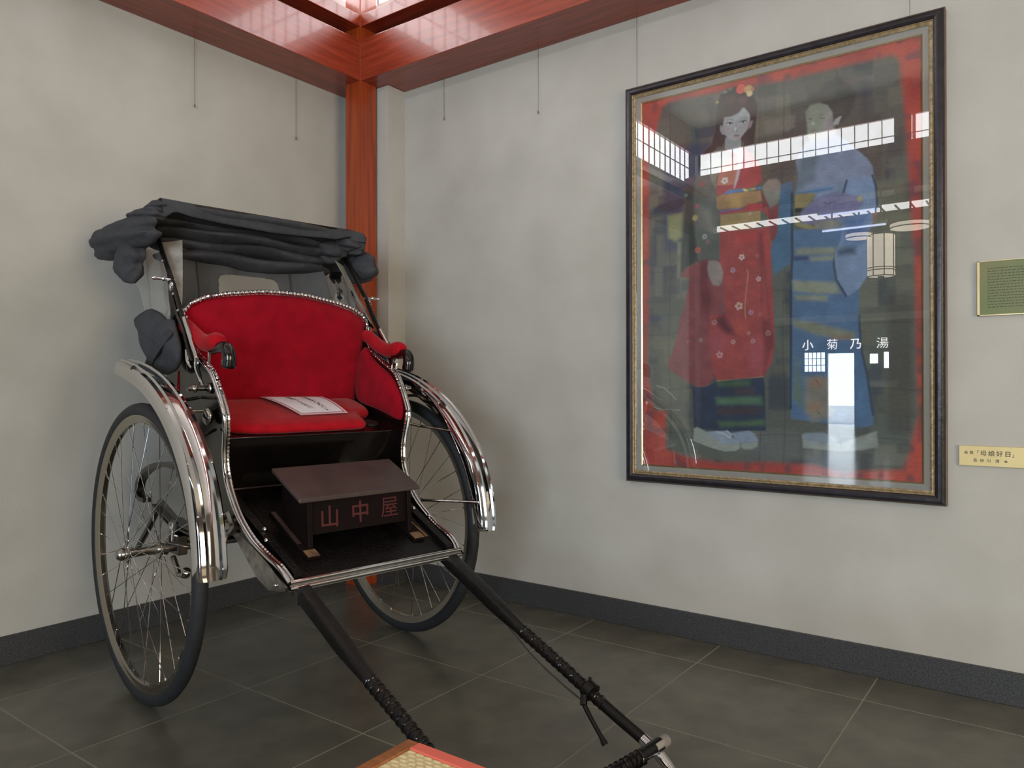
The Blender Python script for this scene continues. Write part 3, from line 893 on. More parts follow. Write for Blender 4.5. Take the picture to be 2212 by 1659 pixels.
# ---- hood: side irons, straps, joints
for s in (-1, 1):
    pth = [(s * .462, .20, 1.205), (s * .463, .10, 1.36), (s * .464, .03, 1.46), (s * .464, -.09, 1.635), (s * .463, -.20, 1.768), (s * .458, -.31, 1.89)]
    g = G().tube(pth, .0085, 8, ry=.013)
    hs = rgo(g, 'hood_iron', M['lacquer_worn'], smooth=True)
    pth2 = smoothpath([(s * .47, -.085, 1.60), (s * .473, -.02, 1.50), (s * .475, .06, 1.42), (s * .474, .10, 1.35), (s * .472, .135, 1.30)], 4)
    rgo(G().tube(pth2, .0065, 8), 'folding_link', M['lacquer'], hs, smooth=True)
    g = G().tube([(s * .455, -.09, 1.635), (s * .535, -.088, 1.637)], [.0065, .0065], 10); g.ellip((s * .535, -.088, 1.637), (.011, .009, .009), 12, 8)
    g.ellip((s * .50, -.088, 1.637), (.009, .010, .010), 12, 8); g.ellip((s * .472, -.075, 1.607), (.010, .014, .02), 10, 8)
    rgo(g, 'joint_knob', M['chrome'], hs, smooth=True)
    g = G()
    for yy, zz in ((-.165, 1.722), (-.05, 1.575), (.0, 1.505)): g.ellip((s * .474, yy, zz), (.006, .006, .006), 8, 6)
    rgo(g, 'rivet', M['chrome'], hs, smooth=True)
    # chrome scroll iron from elbow down to the pivot
    pth = smoothpath([(s * .462, .03, 1.475), (s * .464, .075, 1.42), (s * .466, .125, 1.36), (s * .466, .16, 1.315), (s * .464, .155, 1.275), (s * .462, .185, 1.235), (s * .462, .205, 1.205)], 5)
    g = G().tube(pth, .0085, 8)
    g.tube(smoothpath([(s * .474, .085, 1.345), (s * .478, .105, 1.30), (s * .474, .14, 1.275)], 4), .006, 8)
    rgo(g, 'scroll_iron', M['chrome'], hs, smooth=True)
    g = G().tube([(s * .425, .20, 1.195), (s * .515, .20, 1.195)], .010, 10); g.ellip((s * .49, .20, 1.195), (.014, .016, .016), 10, 8); g.ellip((s * .435, .20, 1.195), (.010, .022, .022), 12, 8)
    g.ellip((s * .445, .215, 1.09), (.02, .03, .035), 12, 8); g.tube([(s * .425, .205, 1.11), (s * .53, .19, 1.11)], .006, 8)
    rgo(g, 'hood_pivot', M['chrome_soft'], hs, smooth=True)
    # grey strap tapering down inside the iron
    st = []
    for t in np.linspace(0, 1, 9):
        y = -.250 + .225 * t; z = 1.828 - .318 * t; w_ = .052 * (1 - t) ** .9 + .003
        x = s * (.447 + .008 * t)
        st.append([(x, y - w_ * .35, z - w_ * .25), (x - s * w_ * 1.35, y + w_ * .55, z + w_ * .45 * 0), (x - s * w_ * 1.35, y + w_ * .55 - .004, z - .003), (x, y - w_ * .35 - .004, z - w_ * .25)])
    rgo(G().loft(st), 'hood_strap', M['strap'], hs, smooth=True, auto=50)
    # clear vinyl side curtain gathered behind the iron
    n1, n2 = 10, 8; vs = []; fs = []
    for j in range(n2 + 1):
        v = j / n2
        yr = interp(v, [0, .25, .55, .8, 1], [-.575, -.515, -.455, -.40, -.375]); yf = interp(v, [0, 1], [-.255, -.05]); z_ = interp(v, [0, 1], [1.83, 1.50])
        for i in range(n1 + 1):
            u = i / n1; y = yr + (yf - yr) * u
            vs.append((s * (.470 + .012 * math.sin(u * 11 + v * 4) + .006 * math.sin(v * 17 + u * 3)), y, z_ - .05 * u * (1 - v) + .012 * math.sin(u * 5) * v))
    for j in range(n2):
        for i in range(n1):
            a = j * (n1 + 1) + i; fs.append((a, a + 1, a + n1 + 2, a + n1 + 1))
    mk('vinyl_curtain', vs, fs, M['clear'], hs, smooth=True, f=RL, auto=80)
    # rolled canvas flap tied below the curtain
    po = dens([(-.345, 1.518), (-.43, 1.492), (-.365, 1.455), (-.345, 1.38), (-.25, 1.315), (-.17, 1.262), (-.10, 1.248), (-.03, 1.262), (.04, 1.30), (.06, 1.36), (.02, 1.42), (-.02, 1.475), (-.11, 1.47), (-.20, 1.512), (-.28, 1.535)], 5)
    cc = Vector((-.16, 1.40)); rings = []
    for k, d in ((.1, -.030), (.7, -.024), (.97, -.010), (1.0, .0), (.97, .012), (.7, .030), (.1, .034)):
        rings.append([(s * (.485 + d + .010 * math.sin(14 * y + 9 * z)), cc.x + (y - cc.x) * k, cc.y + (z - cc.y) * k) for y, z in po])
    cf = rgo(G().loft(rings), 'canvas_flap', M['canvas'], hs, smooth=True, auto=70)
    g = G(); cr = []
    for t in np.linspace(0, 1, 12):
        y = -.215 + .235 * t; z = 1.292 + .125 * t ** 1.2
        cr.append([(s * (.512 + .012 * math.sin(PI * t)), y - .020, z + .012), (s * (.530 + .014 * math.sin(PI * t)), y, z), (s * (.514 + .012 * math.sin(PI * t)), y + .018, z - .014), (s * .50, y, z)])
    rgo(G().loft(cr), 'turned_edge', M['canvas'], cf, smooth=True, auto=60)

# ---- hood: folded canvas
hood = empty('folded_hood', parent=rick)
def fold(name, cy, cz, ry, rz, x0, x1, m, sag=0.0, wr=.010, seed=0, taper=.15, n=40, q=18, tilt=0.0):
    rnd = random.Random(seed); ph = [rnd.uniform(0, 6.28) for _ in range(6)]
    rings = []
    for i in range(n + 1):
        t = i / n; x = x0 + (x1 - x0) * t; e = abs(2 * t - 1)
        k = (1 - e ** 6) ** .5 * (1 - taper * e ** 2) if 0 < i < n else .12
        dz = -sag * e ** 2 + wr * .6 * math.sin(x * 13 + ph[0]); dy = wr * math.sin(x * 9 + ph[1])
        r = []
        for j in range(q):
            a = 2 * PI * j / q
            w_ = 1 + wr * 6 * math.sin(3 * a + x * 8 + ph[2]) * .5 + wr * 5 * math.sin(5 * a - x * 12 + ph[3]) * .4
            yy = ry * k * w_ * math.cos(a); zz = rz * k * w_ * math.sin(a)
            r.append((x, cy + dy + yy * math.cos(tilt) - zz * math.sin(tilt), cz + dz + yy * math.sin(tilt) + zz * math.cos(tilt)))
        rings.append(r)
    return rgo(G().loft(rings), name, m, hood, smooth=True, auto=70)


fold('canvas_fold', -.285, 1.955, .105, .030, -.475, .475, M['canvas'], seed=1, wr=.004, tilt=.15)
fold('canvas_fold', -.47, 1.925, .20, .035, -.49, .49, M['canvas'], seed=2, wr=.012)
fold('canvas_fold', -.42, 1.880, .19, .035, -.46, .46, M['canvas'], seed=3, wr=.014)
fold('canvas_fold', -.42, 1.835, .17, .034, -.45, .45, M['canvas'], seed=4, wr=.012)
fold('canvas_fold', -.40, 1.785, .14, .036, -.43, .43, M['canvas'], seed=5, wr=.012)
# front flap of the roof sheet hanging over the bow
n1, n2 = 48, 8; vs = []; fs = []
for j in range(n2 + 1):
    v = j / n2
    for i in range(n1 + 1):
        u = i / n1; x = -.468 + .96 * u
        zt = 1.992 - .010 * max(0, (u - .80) / .2) ; depth = interp(u, [0, .05, .12, .5, .85, .93, 1], [.095, .055, .066, .080, .066, .040, .024])
        ybow = -.190 - .02 * math.sin(PI * u)
        if v < .3:
            t = v / .3; y = ybow - .11 * (1 - t); z = zt - .008 * (1 - t)
        else:
            t = (v - .3) / .7; y = ybow + .012 * math.sin(t * PI * .5) + .006 * math.sin(u * 17) * t; z = zt - depth * t
        vs.append((x, y, z))
for j in range(n2):
    for i in range(n1):
        a = j * (n1 + 1) + i; fs.append((a, a + 1, a + n1 + 2, a + n1 + 1))
fo = mk('front_flap', vs, fs, M['canvas'], hood, smooth=True, f=RL, auto=80)
md = fo.modifiers.new('s', 'SOLIDIFY'); md.thickness = .004
g = G().tube([(-.462, -.205, 1.975), (.462, -.205, 1.975)], .012, 10)
for s in (-1, 1): g.tube([(s * .462, -.205, 1.975), (s * .46, -.27, 1.94), (s * .459, -.31, 1.89)], .011, 8)
rgo(g, 'hood_bow', M['lacquer_worn'], hood, smooth=True)
# right end of the flap flares out
rgo(G().loft([[(.44, -.19 + .0, 1.985), (.44, -.18, 1.93), (.44, -.20, 1.93), (.44, -.21, 1.985)], [(.50, -.16, 1.968), (.50, -.15, 1.925), (.50, -.17, 1.925), (.50, -.18, 1.968)], [(.535, -.19, 1.952), (.53, -.20, 1.90), (.53, -.22, 1.90), (.535, -.21, 1.952)]]), 'flap_end', M['canvas'], hood, smooth=True, auto=70)


def lump(c, r, seed, name='canvas_bulge', m=None):
    rnd = random.Random(seed); ph = [rnd.uniform(0, 6.28) for _ in range(6)]
    def fn(d): return 1 + .10 * math.sin(3 * d.y + 4 * d.z + ph[0]) + .06 * math.sin(7 * d.y - 5 * d.x + ph[1]) + .05 * math.sin(9 * d.z + 2 * d.y + ph[2]) + .03 * abs(math.sin(12 * d.z - 6 * d.y + ph[3])) - .03 * abs(math.sin(8 * d.y + 5 * d.z + ph[4]))
    rgo(G().ellip(c, r, 48, 32, fn), name, m or M['canvas'], hood, smooth=True, auto=80)


lump((-.535, -.46, 1.845), (.075, .37, .080), 3)
lump((-.545, -.34, 1.735), (.050, .11, .095), 5)
lump((-.50, -.27, 1.915), (.06, .13, .035), 8)
lump((-.470, -.275, 1.950), (.035, .10, .032), 12)
lump((.545, -.27, 1.815), (.055, .14, .085), 4)
lump((.535, -.55, 1.86), (.06, .27, .065), 6)
lump((.50, -.27, 1.90), (.045, .10, .035), 9)
lump((.455, -.24, 1.925), (.06, .07, .045), 14)
lump((.40, -.30, 1.89), (.08, .07, .06), 15)

# rear curtain with a clear window
def ry_(x): return -.375 + .10 * (abs(x) / .42) ** 2.4
nx, nz = 200, 110; vs = []; fs = []
for j in range(nz + 1):
    z = 1.48 + .33 * j / nz
    for i in range(nx + 1):
        x = -.43 + (.775 + .055 * (1 - j / nz)) * i / nx
        y = ry_(x) + .07 * (1 - j / nz) + .006 * math.sin(26 * x + 3 * z) + .004 * math.sin(40 * x)
        vs.append((x, y, z))
hx0, hx1, hz0, hz1 = -.158, .128, 1.565, 1.712
for j in range(nz):
    zc = 1.48 + .33 * (j + .5) / nz
    for i in range(nx):
        xc = -.43 + (.775 + .055 * (1 - j / nz)) * (i + .5) / nx
        if (abs((xc + .018) / .150) ** 6 + abs((zc - 1.640) / .082) ** 6) < 1: continue
        a = j * (nx + 1) + i; fs.append((a, a + 1, a + nx + 2, a + nx + 1))
rc = mk('rear_curtain', vs, fs, M['canvas_rear'], hood, smooth=True, f=RL, auto=80)
md = rc.modifiers.new('s', 'SOLIDIFY'); md.thickness = .003
vs = []; fs = []
for j in range(7):
    z = 1.55 + .175 * j / 6
    for i in range(13):
        x = -.17 + .31 * i / 12; vs.append((x, ry_(x) + .07 * (1 - (z - 1.48) / .35) - .004, z))
for j in range(6):
    for i in range(12):
        a = j * 13 + i; fs.append((a, a + 1, a + 14, a + 13))
mk('window_pane', vs, fs, M['pane'], hood, smooth=True, f=RL)
g = G()
for x in (-.27, .19):
    g.tube([(x, ry_(x) + .07 * (1 - (z - 1.48) / .35) + .004, z) for z in np.linspace(1.49, 1.80, 8)], .004, 6)
rgo(g, 'curtain_seam', M['canvas'], hood)

# ================================================================== STOOL ON THE FOOTBOARD
stool = empty('footstool', fy((RX, RY, 0)), -PHI)
tag(stool, 'dark wooden footstool with red painted characters on the rickshaw footboard', 'stool')
nrm = Vector((0, SL, 1)).normalized(); dwn = Vector((0, 1, -SL)).normalized()
O = Vector((.008, .713, .535))


def SP(x, u, h):                 # x across, u up the slope from the front edge, h above the board
    u = u + .078 * max(0.0, h - .014) / .152      # the seat sits further back than its runners
    p = Vector((O.x + x, O.y, O.z)) - dwn * u + nrm * h
    return (p.x, p.y, p.z)


def sbox(g, x0, x1, u0, u1, h0, h1, tx=0.0, tu=0.0):
    return g.hexa([SP(x0, u0, h0), SP(x1, u0, h0), SP(x1, u1, h0), SP(x0, u1, h0),
                   SP(x0 + tx, u0 + tu, h1), SP(x1 - tx, u0 + tu, h1), SP(x1 - tx, u1 - tu, h1), SP(x0 + tx, u1 - tu, h1)])


U0, U1 = .150, .400
SHX, SHU = .0, .085
sbox(G(), -.272, .272, U0 - .005, U0 + .228, .166, .181).go('top_board', M['stool_top'], stool, f=RL, bevel=.004)
sbox(G(), -.215, .215, U0 + .024, U0 + .036, .045, .166).go('front_panel', M['stool_side'], stool, f=RL)
sbox(G(), -.215, .215, U1 - .196 + .13, U1 - .184 + .13, .045, .166).go('back_panel', M['stool_side'], stool, f=RL)
for s in (-1, 1):
    g = G()
    x0, x1 = (s * .235, s * .215) if s < 0 else (s * .215, s * .235)
    sbox(g, x0 - .0, x1, U0 + .004, U0 + .22, .014, .166)
    g.go('leg_board', M['stool_side'], stool, f=RL, bevel=.002, seg=1)
    g = G(); sbox(g, s * .238 - .026, s * .238 + .026, U0 - .048, U1 + .02, .0, .014)
    r = g.go('runner', M['stool_side'], stool, f=RL, bevel=.002, seg=1)
    g = G(); sbox(g, s * .238 - .024, s * .238 + .024, U0 - .046, U0 - .004, .0142, .0150)
    g.go('worn_end', M['worn_wood'], r, f=RL)
    g = G(); sbox(g, -.262 if s < 0 else .243, -.245 if s < 0 else .26, U0 + .04, U1 + .015, .0142, .0150)
    g.go('worn_edge', M['stool_top'], r, f=RL)
# characters on the front panel: basis x across, y along the panel normal
X = Vector(RL((1, 0, 0))); N = (Vector(RL(SP(0, U0, .16))) - Vector(RL(SP(0, U0, .05)))).normalized(); D = X.cross(N)
B = Vector(RL(SP(0, U0 + .0235 + .0, .092))) + D * .0012
mt4 = Matrix((X, N, D)).transposed().to_4x4(); mt4.translation = B
text_obj('painted_characters', [('山', .088, -.135, 0), ('中', .088, .0, .004), ('屋', .088, .137, .008)], M['red_ink'], stool, mt4)

# ================================================================== PAPER SIGN ON THE SEAT
sign = empty('paper_sign', fy((RX, RY, 0)), -PHI)
tag(sign, 'white paper sign with red border lying on the red rickshaw seat', 'sign')
A0, A1, A2, A3 = Vector((-.033, .172, 0)), Vector((.205, .160, 0)), Vector((.212, -.085, 0)), Vector((-.10, -.10, 0))
def paper_pt(a, b, lift=0.0):    # a across 0..1, b front->back 0..1
    p = A0.lerp(A1, a).lerp(A3.lerp(A2, a), b)
    z = cz(p.y) + .0455 + .010 * math.sin(PI * b) + lift
    return (p.x, p.y, z)
def sheet(a0, a1, b0, b1, lift, n=14):
    vs = []; fs = []
    for j in range(n + 1):
        for i in range(n + 1): vs.append(paper_pt(a0 + (a1 - a0) * i / n, b0 + (b1 - b0) * j / n, lift))
    for j in range(n):
        for i in range(n):
            k = j * (n + 1) + i; fs.append((k, k + 1, k + n + 2, k + n + 1))
    return vs, fs
g = G().add(*sheet(0, 1, 0, 1, 0)); g.go('sheet', M['paper'], sign, f=RL, smooth=True)
g = G()
for e0, m_ in ((.0, 'pink_print'), (.045, 'red_print')):
    g = G(); e1 = e0 + (.03 if e0 == 0 else .018)
    for q in ((e0, 1 - e0, e0, e1), (e0, 1 - e0, 1 - e1, 1 - e0), (e0, e1, e0, 1 - e0), (1 - e1, 1 - e0, e0, 1 - e0)): g.add(*sheet(*q, .0006, 10))
    g.go('printed_border', M[m_], sign, f=RL, smooth=True)
bm = bmesh.new()
for col, (body, aa) in enumerate((('お手をふれないで', .66), ('見学して下さい', .40))):
    for k, ch in enumerate(body):
        me = text_mesh(ch, .118, 0.0)
        me.transform(Matrix.Translation((aa, .86 - .098 * k, 0)) @ Matrix.Rotation(PI, 4, 'Z') @ Matrix.Diagonal((1, 1, 1, 1)))
        bm.from_mesh(me)
bmesh.ops.subdivide_edges(bm, edges=bm.edges[:], cuts=1)
for v in bm.verts:
    v.co = Vector(RL(paper_pt(v.co.x, v.co.y, .0009)))
me = bpy.data.meshes.new('brush_writing'); bm.to_mesh(me); bm.free(); me.materials.clear(); me.materials.append(M['ink'])
for p in me.polygons: p.material_index = 0
o = bpy.data.objects.new('brush_writing', me); COL.objects.link(o); o.parent = sign

# ================================================================== FRAMED PAINTING
PX0, PX1, PZ0, PZ1 = 2.020, 3.240, 0.818, 2.593
pic = empty('framed_painting', fy(((PX0 + PX1) / 2, 0, PZ0)))
tag(pic, 'large framed painting of two women in kimono behind glass on the right wall', 'painting')
pic.location = (0, 0, 0)


def fr_ring(prof, name, m, x0, x1, z0, z1, **k):
    """prof: closed section [(outward offset from opening, y)], mitred round the opening"""
    rings = []
    for cx, cz_, sx, sz in ((x0, z0, -1, -1), (x1, z0, 1, -1), (x1, z1, 1, 1), (x0, z1, -1, 1)):
        rings.append([(cx + sx * o_, y, cz_ + sz * o_) for o_, y in prof])
    n = len(prof); vs = [p for r in rings for p in r]
    fs = [(i * n + j, i * n + (j + 1) % n, ((i + 1) % 4) * n + (j + 1) % n, ((i + 1) % 4) * n + j) for i in range(4) for j in range(n)]
    return mk(name, vs, fs, m, pic, f=fy, **k)


fr_ring([(.0, .016), (.0, .024), (.006, .027), (.008, .024), (.008, .016)], 'gold_lip', M['gold_lip'], PX0, PX1, PZ0, PZ1)
fr_ring([(.008, .012), (.008, .024), (.030, .030), (.030, .012)], 'linen_liner', M['liner'], PX0, PX1, PZ0, PZ1)
fr_ring([(.030, .012), (.030, .036), (.036, .040), (.042, .037), (.047, .043), (.049, .012)], 'gold_moulding', M['gold'], PX0, PX1, PZ0, PZ1)
fr_ring([(.049, .008), (.049, .044), (.058, .050), (.070, .049), (.080, .043), (.084, .036), (.084, .008)], 'outer_frame', M['frame_dark'], PX0, PX1, PZ0, PZ1, smooth=True, auto=30)
fr_ring([(.084, .004), (.084, .036), (.087, .034), (.087, .004)], 'frame_side', M['frame_side'], PX0, PX1, PZ0, PZ1)
G().box(PX0 - .02, PX1 + .02, .002, .010, PZ0 - .02, PZ1 + .02).go('backing', M['frame_side'], pic, f=fy)

SPEC = """p|PANEL|10|89,22 164,14 332,18 572,29 730,28 912,29 933,44 941,107 949,182 956,256 961,351 977,541 980,749 986,845 956,938 942,971 750,986 664,973 502,972 305,980 197,971 106,955 98,936 102,850 50,848 26,759 20,713 29,587 30,228 28,139 69,70
p|3a3736|3|322,28 310,75 306,117 290,151 232,186 235,206 277,194 322,167 344,151 415,161 412,177 448,198 458,125 467,75 446,41 385,15 348,17
p|5c5e57|2|316,160 277,185 245,202 238,221 221,243 205,263 178,266 174,353 167,418 162,482 191,467 240,455 283,452 321,456 321,378 312,323 309,259 309,252 312,189 347,171
p|3e403d|6|178,253 221,249 218,292 221,368 237,451 191,465 163,483 167,418 174,353 185,300
p|6f706a|20|244,305 299,290 309,343 289,395 257,343
p|33374a|5|51,295 100,285 178,279 185,295 148,307 99,313 51,311
p|8a8550|8|110,321 173,319 171,383 147,394 113,381
p|77765f|5|151,394 167,396 162,493 150,493
p|8e9696|2|344,141 341,169 389,191 403,172 404,143
p|a5a3a6|2|340,86 334,112 343,134 360,148 381,155 406,147 427,131 437,110 437,94 415,74 385,78
p|9c8084|2|436,114 446,111 448,114 441,127 429,131
p|96959a|2|335,110 324,106 323,119 332,131 342,134
e|a08a90|14|354 123 14 8
e|a59296|14|412 127 12 7
p|42302f|2|340,88 338,60 357,36 400,32 446,50 458,78 452,112 440,102 428,82 412,71 397,84 369,90
e|75494a|12|409 54 15 8
e|6a4c48|14|366 46 18 10
e|e0dede|1|361 108 10 2
e|252a30|1|362 108 5 2
e|e0dede|1|412 111 9 2
e|252a30|1|412 111 5 2
l|3a3534|3|350,105 357,104 366,105 372,108
l|3a3534|3|401,109 409,107 418,108 424,110
l|6b6866|2|349,97 363,96 375,101
l|6b6866|2|399,100 412,99 424,102
l|8f8d90|2|383,111 386,121 388,129
l|77747a|3|378,129 385,132 390,130
e|c5c5c8|4|382 125 3 5
e|a0646e|1|387 142 10 2
l|6d3e48|2|378,140 387,141 396,143
e|b0828a|2|387 145 6 2
e|ea4a30|2|403 25 17 12
e|c89a4c|2|431 30 15 10
e|d8b878|2|436 42 11 7
e|d06a4a|2|447 32 7 5
e|c0a83c|2|313 45 5 3
e|788a86|4|343 23 8 3
e|6a7c62|3|363 19 6 3
p|b8543a|2|349,171 378,187 394,190 391,197 378,195 356,178
p|7c8068|4|274,202 309,193 347,195 350,211 331,225 309,240 306,269 290,250
p|c47458|3|347,198 378,195 392,199 390,257 375,276 321,279 309,263 318,232
p|b23a3a|2|412,173 445,198 475,230 482,268 445,282 378,277 390,241 409,191
p|b03c3c|2|310,261 378,266 381,277 331,289 310,286
p|c4b4be|2|399,170 410,178 412,198 392,255 379,275 375,276 392,220 392,191
f|ddd0cc|0|341 252 14
p|3a78b0|2|333,286 356,278 412,280 415,287 378,287 332,289
p|c8b060|2|409,280 421,281 433,288 415,288
e|5f9a50|2|439 285 10 3
e|c8b060|2|451 285 6 2
e|3a78b0|2|469 285 12 3
p|a5783e|2|309,291 331,287 475,291 481,318 430,323 402,328 317,325 309,320
p|b88a3e|10|362,292 402,292 405,323 365,324
p|7c62a0|2|321,327 402,328 404,331 321,333
p|b83038|2|321,333 414,333 427,321 492,324 502,333 504,345 414,339 321,338
p|a08048|2|324,339 475,342 474,367 444,386 324,379
p|8a3438|2|481,294 504,333 538,334 539,389 530,418 510,421 504,361 483,345
p|857c70|4|485,280 504,268 533,270 552,287 553,312 539,326 533,332 510,339 495,316 482,290
e|9c7a6c|16|522 280 17 10
p|8e4044|3|162,485 191,467 244,454 276,453 321,456 333,493 333,611 303,597 298,763 269,783 236,785 202,775 121,740 109,725 141,666 161,599 177,575 204,496 177,493 162,489
p|783038|12|240,453 276,454 276,511 295,554 272,608 243,573 238,509
p|a53a38|2|321,380 492,389 504,361 485,345 492,326 504,345 510,423 515,484 522,618 526,675 514,725 484,758 309,769 295,742 288,698 277,645 281,597 339,598 333,493 321,450
p|be3430|14|384,392 492,390 504,406 509,463 492,482 483,421 377,412
p|862c32|8|467,399 483,398 503,617 479,616 483,482 521,675 484,757 481,651
e|c04830|20|405 634 24 16
e|a84a5a|30|313 670 32 26
e|b04858|30|457 708 27 42
p|6e2a34|10|339,599 377,650 349,647 292,611
l|c8a060|3|309,769 398,766 482,759
l|c48858|2|424,486 429,499 423,529 416,581 419,610
p|8f7c76|3|277,454 308,456 324,465 334,489 330,512 317,523 295,519 279,496 272,476
f|d8b8b0|0|405 454 12
f|a88098|0|371 485 11
f|c8a0a0|0|467 513 10
f|c4a090|0|394 578 16
f|b080b0|0|438 596 10
f|a85a50|0|473 602 9
f|a8a8a8|0|262 390 11
f|906870|0|274 404 10
f|988080|0|304 379 11
f|7c8478|0|187 274 8
f|a87870|0|299 616 12
f|945860|0|197 665 10
f|c08890|0|320 701 14
f|8a5058|0|205 726 9
f|b08088|0|446 669 10
f|a07068|0|501 650 11
f|b88880|0|372 669 10
f|a08070|0|246 661 9
f|c0a080|0|436 346 6
f|b06058|0|462 454 8
f|b88080|0|430 648 6
f|b04860|0|234 307 10
e|b85040|4|235 423 12 8
e|a09048|4|224 337 11 8
e|a84030|6|254 251 10 5
e|c43a30|10|391 519 12 7
e|c43a30|12|441 471 13 8
p|2d3650|2|211,783 236,786 269,783 309,770 484,759 488,778 492,894 309,899 217,891
p|3f5a40|8|309,770 436,766 433,783 309,784
p|4a6a4c|8|305,812 477,808 482,828 309,830
p|48643c|8|312,874 405,872 487,866 486,880 320,887
p|4c3a40|8|370,789 450,788 450,802 377,802
p|44343c|8|313,838 384,835 480,836 480,850 312,857
p|98988c|2|217,894 232,890 269,903 344,929 396,930 395,941 380,948 341,951 290,944 215,927
p|8a93a4|2|265,902 305,899 348,897 366,913 397,924 394,929 344,931 316,927
p|8f9186|2|401,929 442,924 463,922 461,934 442,941 415,943 401,938
p|848da0|2|362,903 397,899 432,895 453,904 466,921 446,923 401,928 380,918
l|b4b6bc|3|305,900 337,905 359,915 364,906 348,897
p|474742|4|648,101 647,77 680,73 704,56 745,54 780,74 801,101 794,127 774,149 736,166 727,153 722,129 710,114 680,102
p|32403a|10|728,83 768,83 794,98 780,108 739,100
p|868b78|3|650,104 680,103 708,113 722,131 723,155 729,173 734,186 698,196 656,197 640,176 639,152 633,118
p|988c8a|6|704,116 721,133 726,160 733,187 704,195 692,180 696,151
p|a8a6a6|2|751,145 752,147 742,163 729,164 725,160 733,150
e|a8aca4|5|659 150 6 4
l|50504a|2|680,139 689,142 699,142
l|50504a|2|644,136 650,138 656,137
l|6a6a60|2|680,132 695,133
e|8a6a66|3|659 167 7 2
e|604050|10|774 66 14 8
p|7884a0|3|640,191 692,194 734,186 779,213 836,258 849,275 860,329 866,377 849,404 755,404 631,313 597,314 612,277 600,234 616,210
p|5a7080|12|616,212 643,193 679,233 661,285 600,310
p|4a6a90|2|587,401 661,403 750,404 806,558 807,617 811,690 830,751 849,847 850,871 816,880 750,875 623,865 581,863 584,608
p|3f6688|3|547,286 588,280 590,478 552,493 520,507 511,441 535,403
p|7486a8|3|767,300 796,290 847,300 860,323 866,377 849,404 835,428 834,526 806,556 770,573 733,528 726,474 749,438 755,392 764,329
p|4c6ca0|18|755,387 835,384 832,411 807,451 764,447
p|3a5068|10|738,462 767,456 795,458 795,473 741,473
l|38445a|6|769,300 759,324 754,349
l|38445a|6|726,453 727,496 734,530 766,571
l|38445a|5|849,296 860,323 864,377
l|2e3c50|7|586,310 587,464 582,552 582,608 580,837
l|38445a|6|807,617 811,690 830,753 849,849
p|93793f|2|597,314 661,316 667,325 649,339 631,350 597,347
p|3a6f9c|4|600,311 673,309 727,311 721,316 655,317
p|35302c|2|597,348 621,350 618,360 597,358
p|8d7b40|3|593,377 615,377 661,398 691,405 643,404 600,391
p|746c94|3|615,362 646,341 697,324 738,323 779,333 818,343 820,362 804,373 773,387 715,388 661,392 621,389
e|a89450|3|810 347 8 7
l|4a4468|3|694,343 706,348 732,345
p|857a72|5|661,390 715,386 747,393 752,404 720,411 667,403
p|9a5c34|5|849,386 863,381 860,397 852,405
p|85836c|6|599,447 732,453 732,468 602,463
p|85836c|6|642,472 729,472 724,484 648,481
p|85836c|6|587,524 730,536 749,564 678,561 591,550
p|85836c|6|593,560 706,567 705,580 599,572
p|2e3f6c|6|590,465 639,468 645,477 591,476
p|7d7a60|8|588,620 659,629 794,657 789,675 676,661 592,637
p|8a6a56|6|718,661 788,665 778,673 717,671
p|7f7466|10|630,759 703,759 717,772 727,841 703,861 654,869 628,842
e|a86848|14|671 774 19 12
e|a86848|16|662 833 22 12
l|40403c|2|665,767 681,782
l|40403c|2|672,844 677,849
p|5c6c50|12|602,708 613,766 626,837 591,812
p|8e8f84|3|618,900 654,897 689,908 747,919 750,936 703,935 622,932
p|7c8490|4|626,897 689,893 737,907 730,920 661,919 623,910
p|8e8f84|3|750,917 816,898 861,886 864,922 816,931 750,936
l|c4c0a8|1|58,780 94,787 121,802 144,818
l|b4b098|1|48,838 66,843 86,845 113,845 160,846"""  # last two lines paint the mudguard's reflection from the glass onto the canvas
NX, NY = 440, 640
U, V = np.meshgrid((np.arange(NX) + .5) / NX * 1000, (np.arange(NY) + .5) / NY * 1000)
ASP = (PZ1 - PZ0) / (PX1 - PX0)
rng = np.random.default_rng(5)


def lin3(h): return np.array(lin(h)[:3])


def vnoise(sx, sy, seed):
    r = np.random.default_rng(seed).random((int(1000 / sy) + 3, int(1000 / sx) + 3))
    gx, gy = U / sx, V / sy; ix, iy = gx.astype(int), gy.astype(int); fx, fy_ = gx - ix, gy - iy
    fx = fx * fx * (3 - 2 * fx); fy_ = fy_ * fy_ * (3 - 2 * fy_)
    return (r[iy, ix] * (1 - fx) + r[iy, ix + 1] * fx) * (1 - fy_) + (r[iy + 1, ix] * (1 - fx) + r[iy + 1, ix + 1] * fx) * fy_


def segd(ax, ay, bx, by):
    X_, Y_ = U - ax, (V - ay) * ASP; dx, dy = bx - ax, (by - ay) * ASP
    t = np.clip((X_ * dx + Y_ * dy) / (dx * dx + dy * dy + 1e-9), 0, 1)
    return np.hypot(X_ - t * dx, Y_ - t * dy)


def cover_poly(p, soft):
    inside = np.zeros(U.shape, bool); d = np.full(U.shape, 1e9)
    for i in range(len(p)):
        (ax, ay), (bx, by) = p[i], p[(i + 1) % len(p)]
        if ay != by:
            c = ((V >= min(ay, by)) & (V < max(ay, by))) & (U < ax + (V - ay) * (bx - ax) / (by - ay)); inside ^= c
        d = np.minimum(d, segd(ax, ay, bx, by))
    sd = np.where(inside, d, -d)
    return np.clip(.5 + sd / (2 * max(soft, .8)), 0, 1)


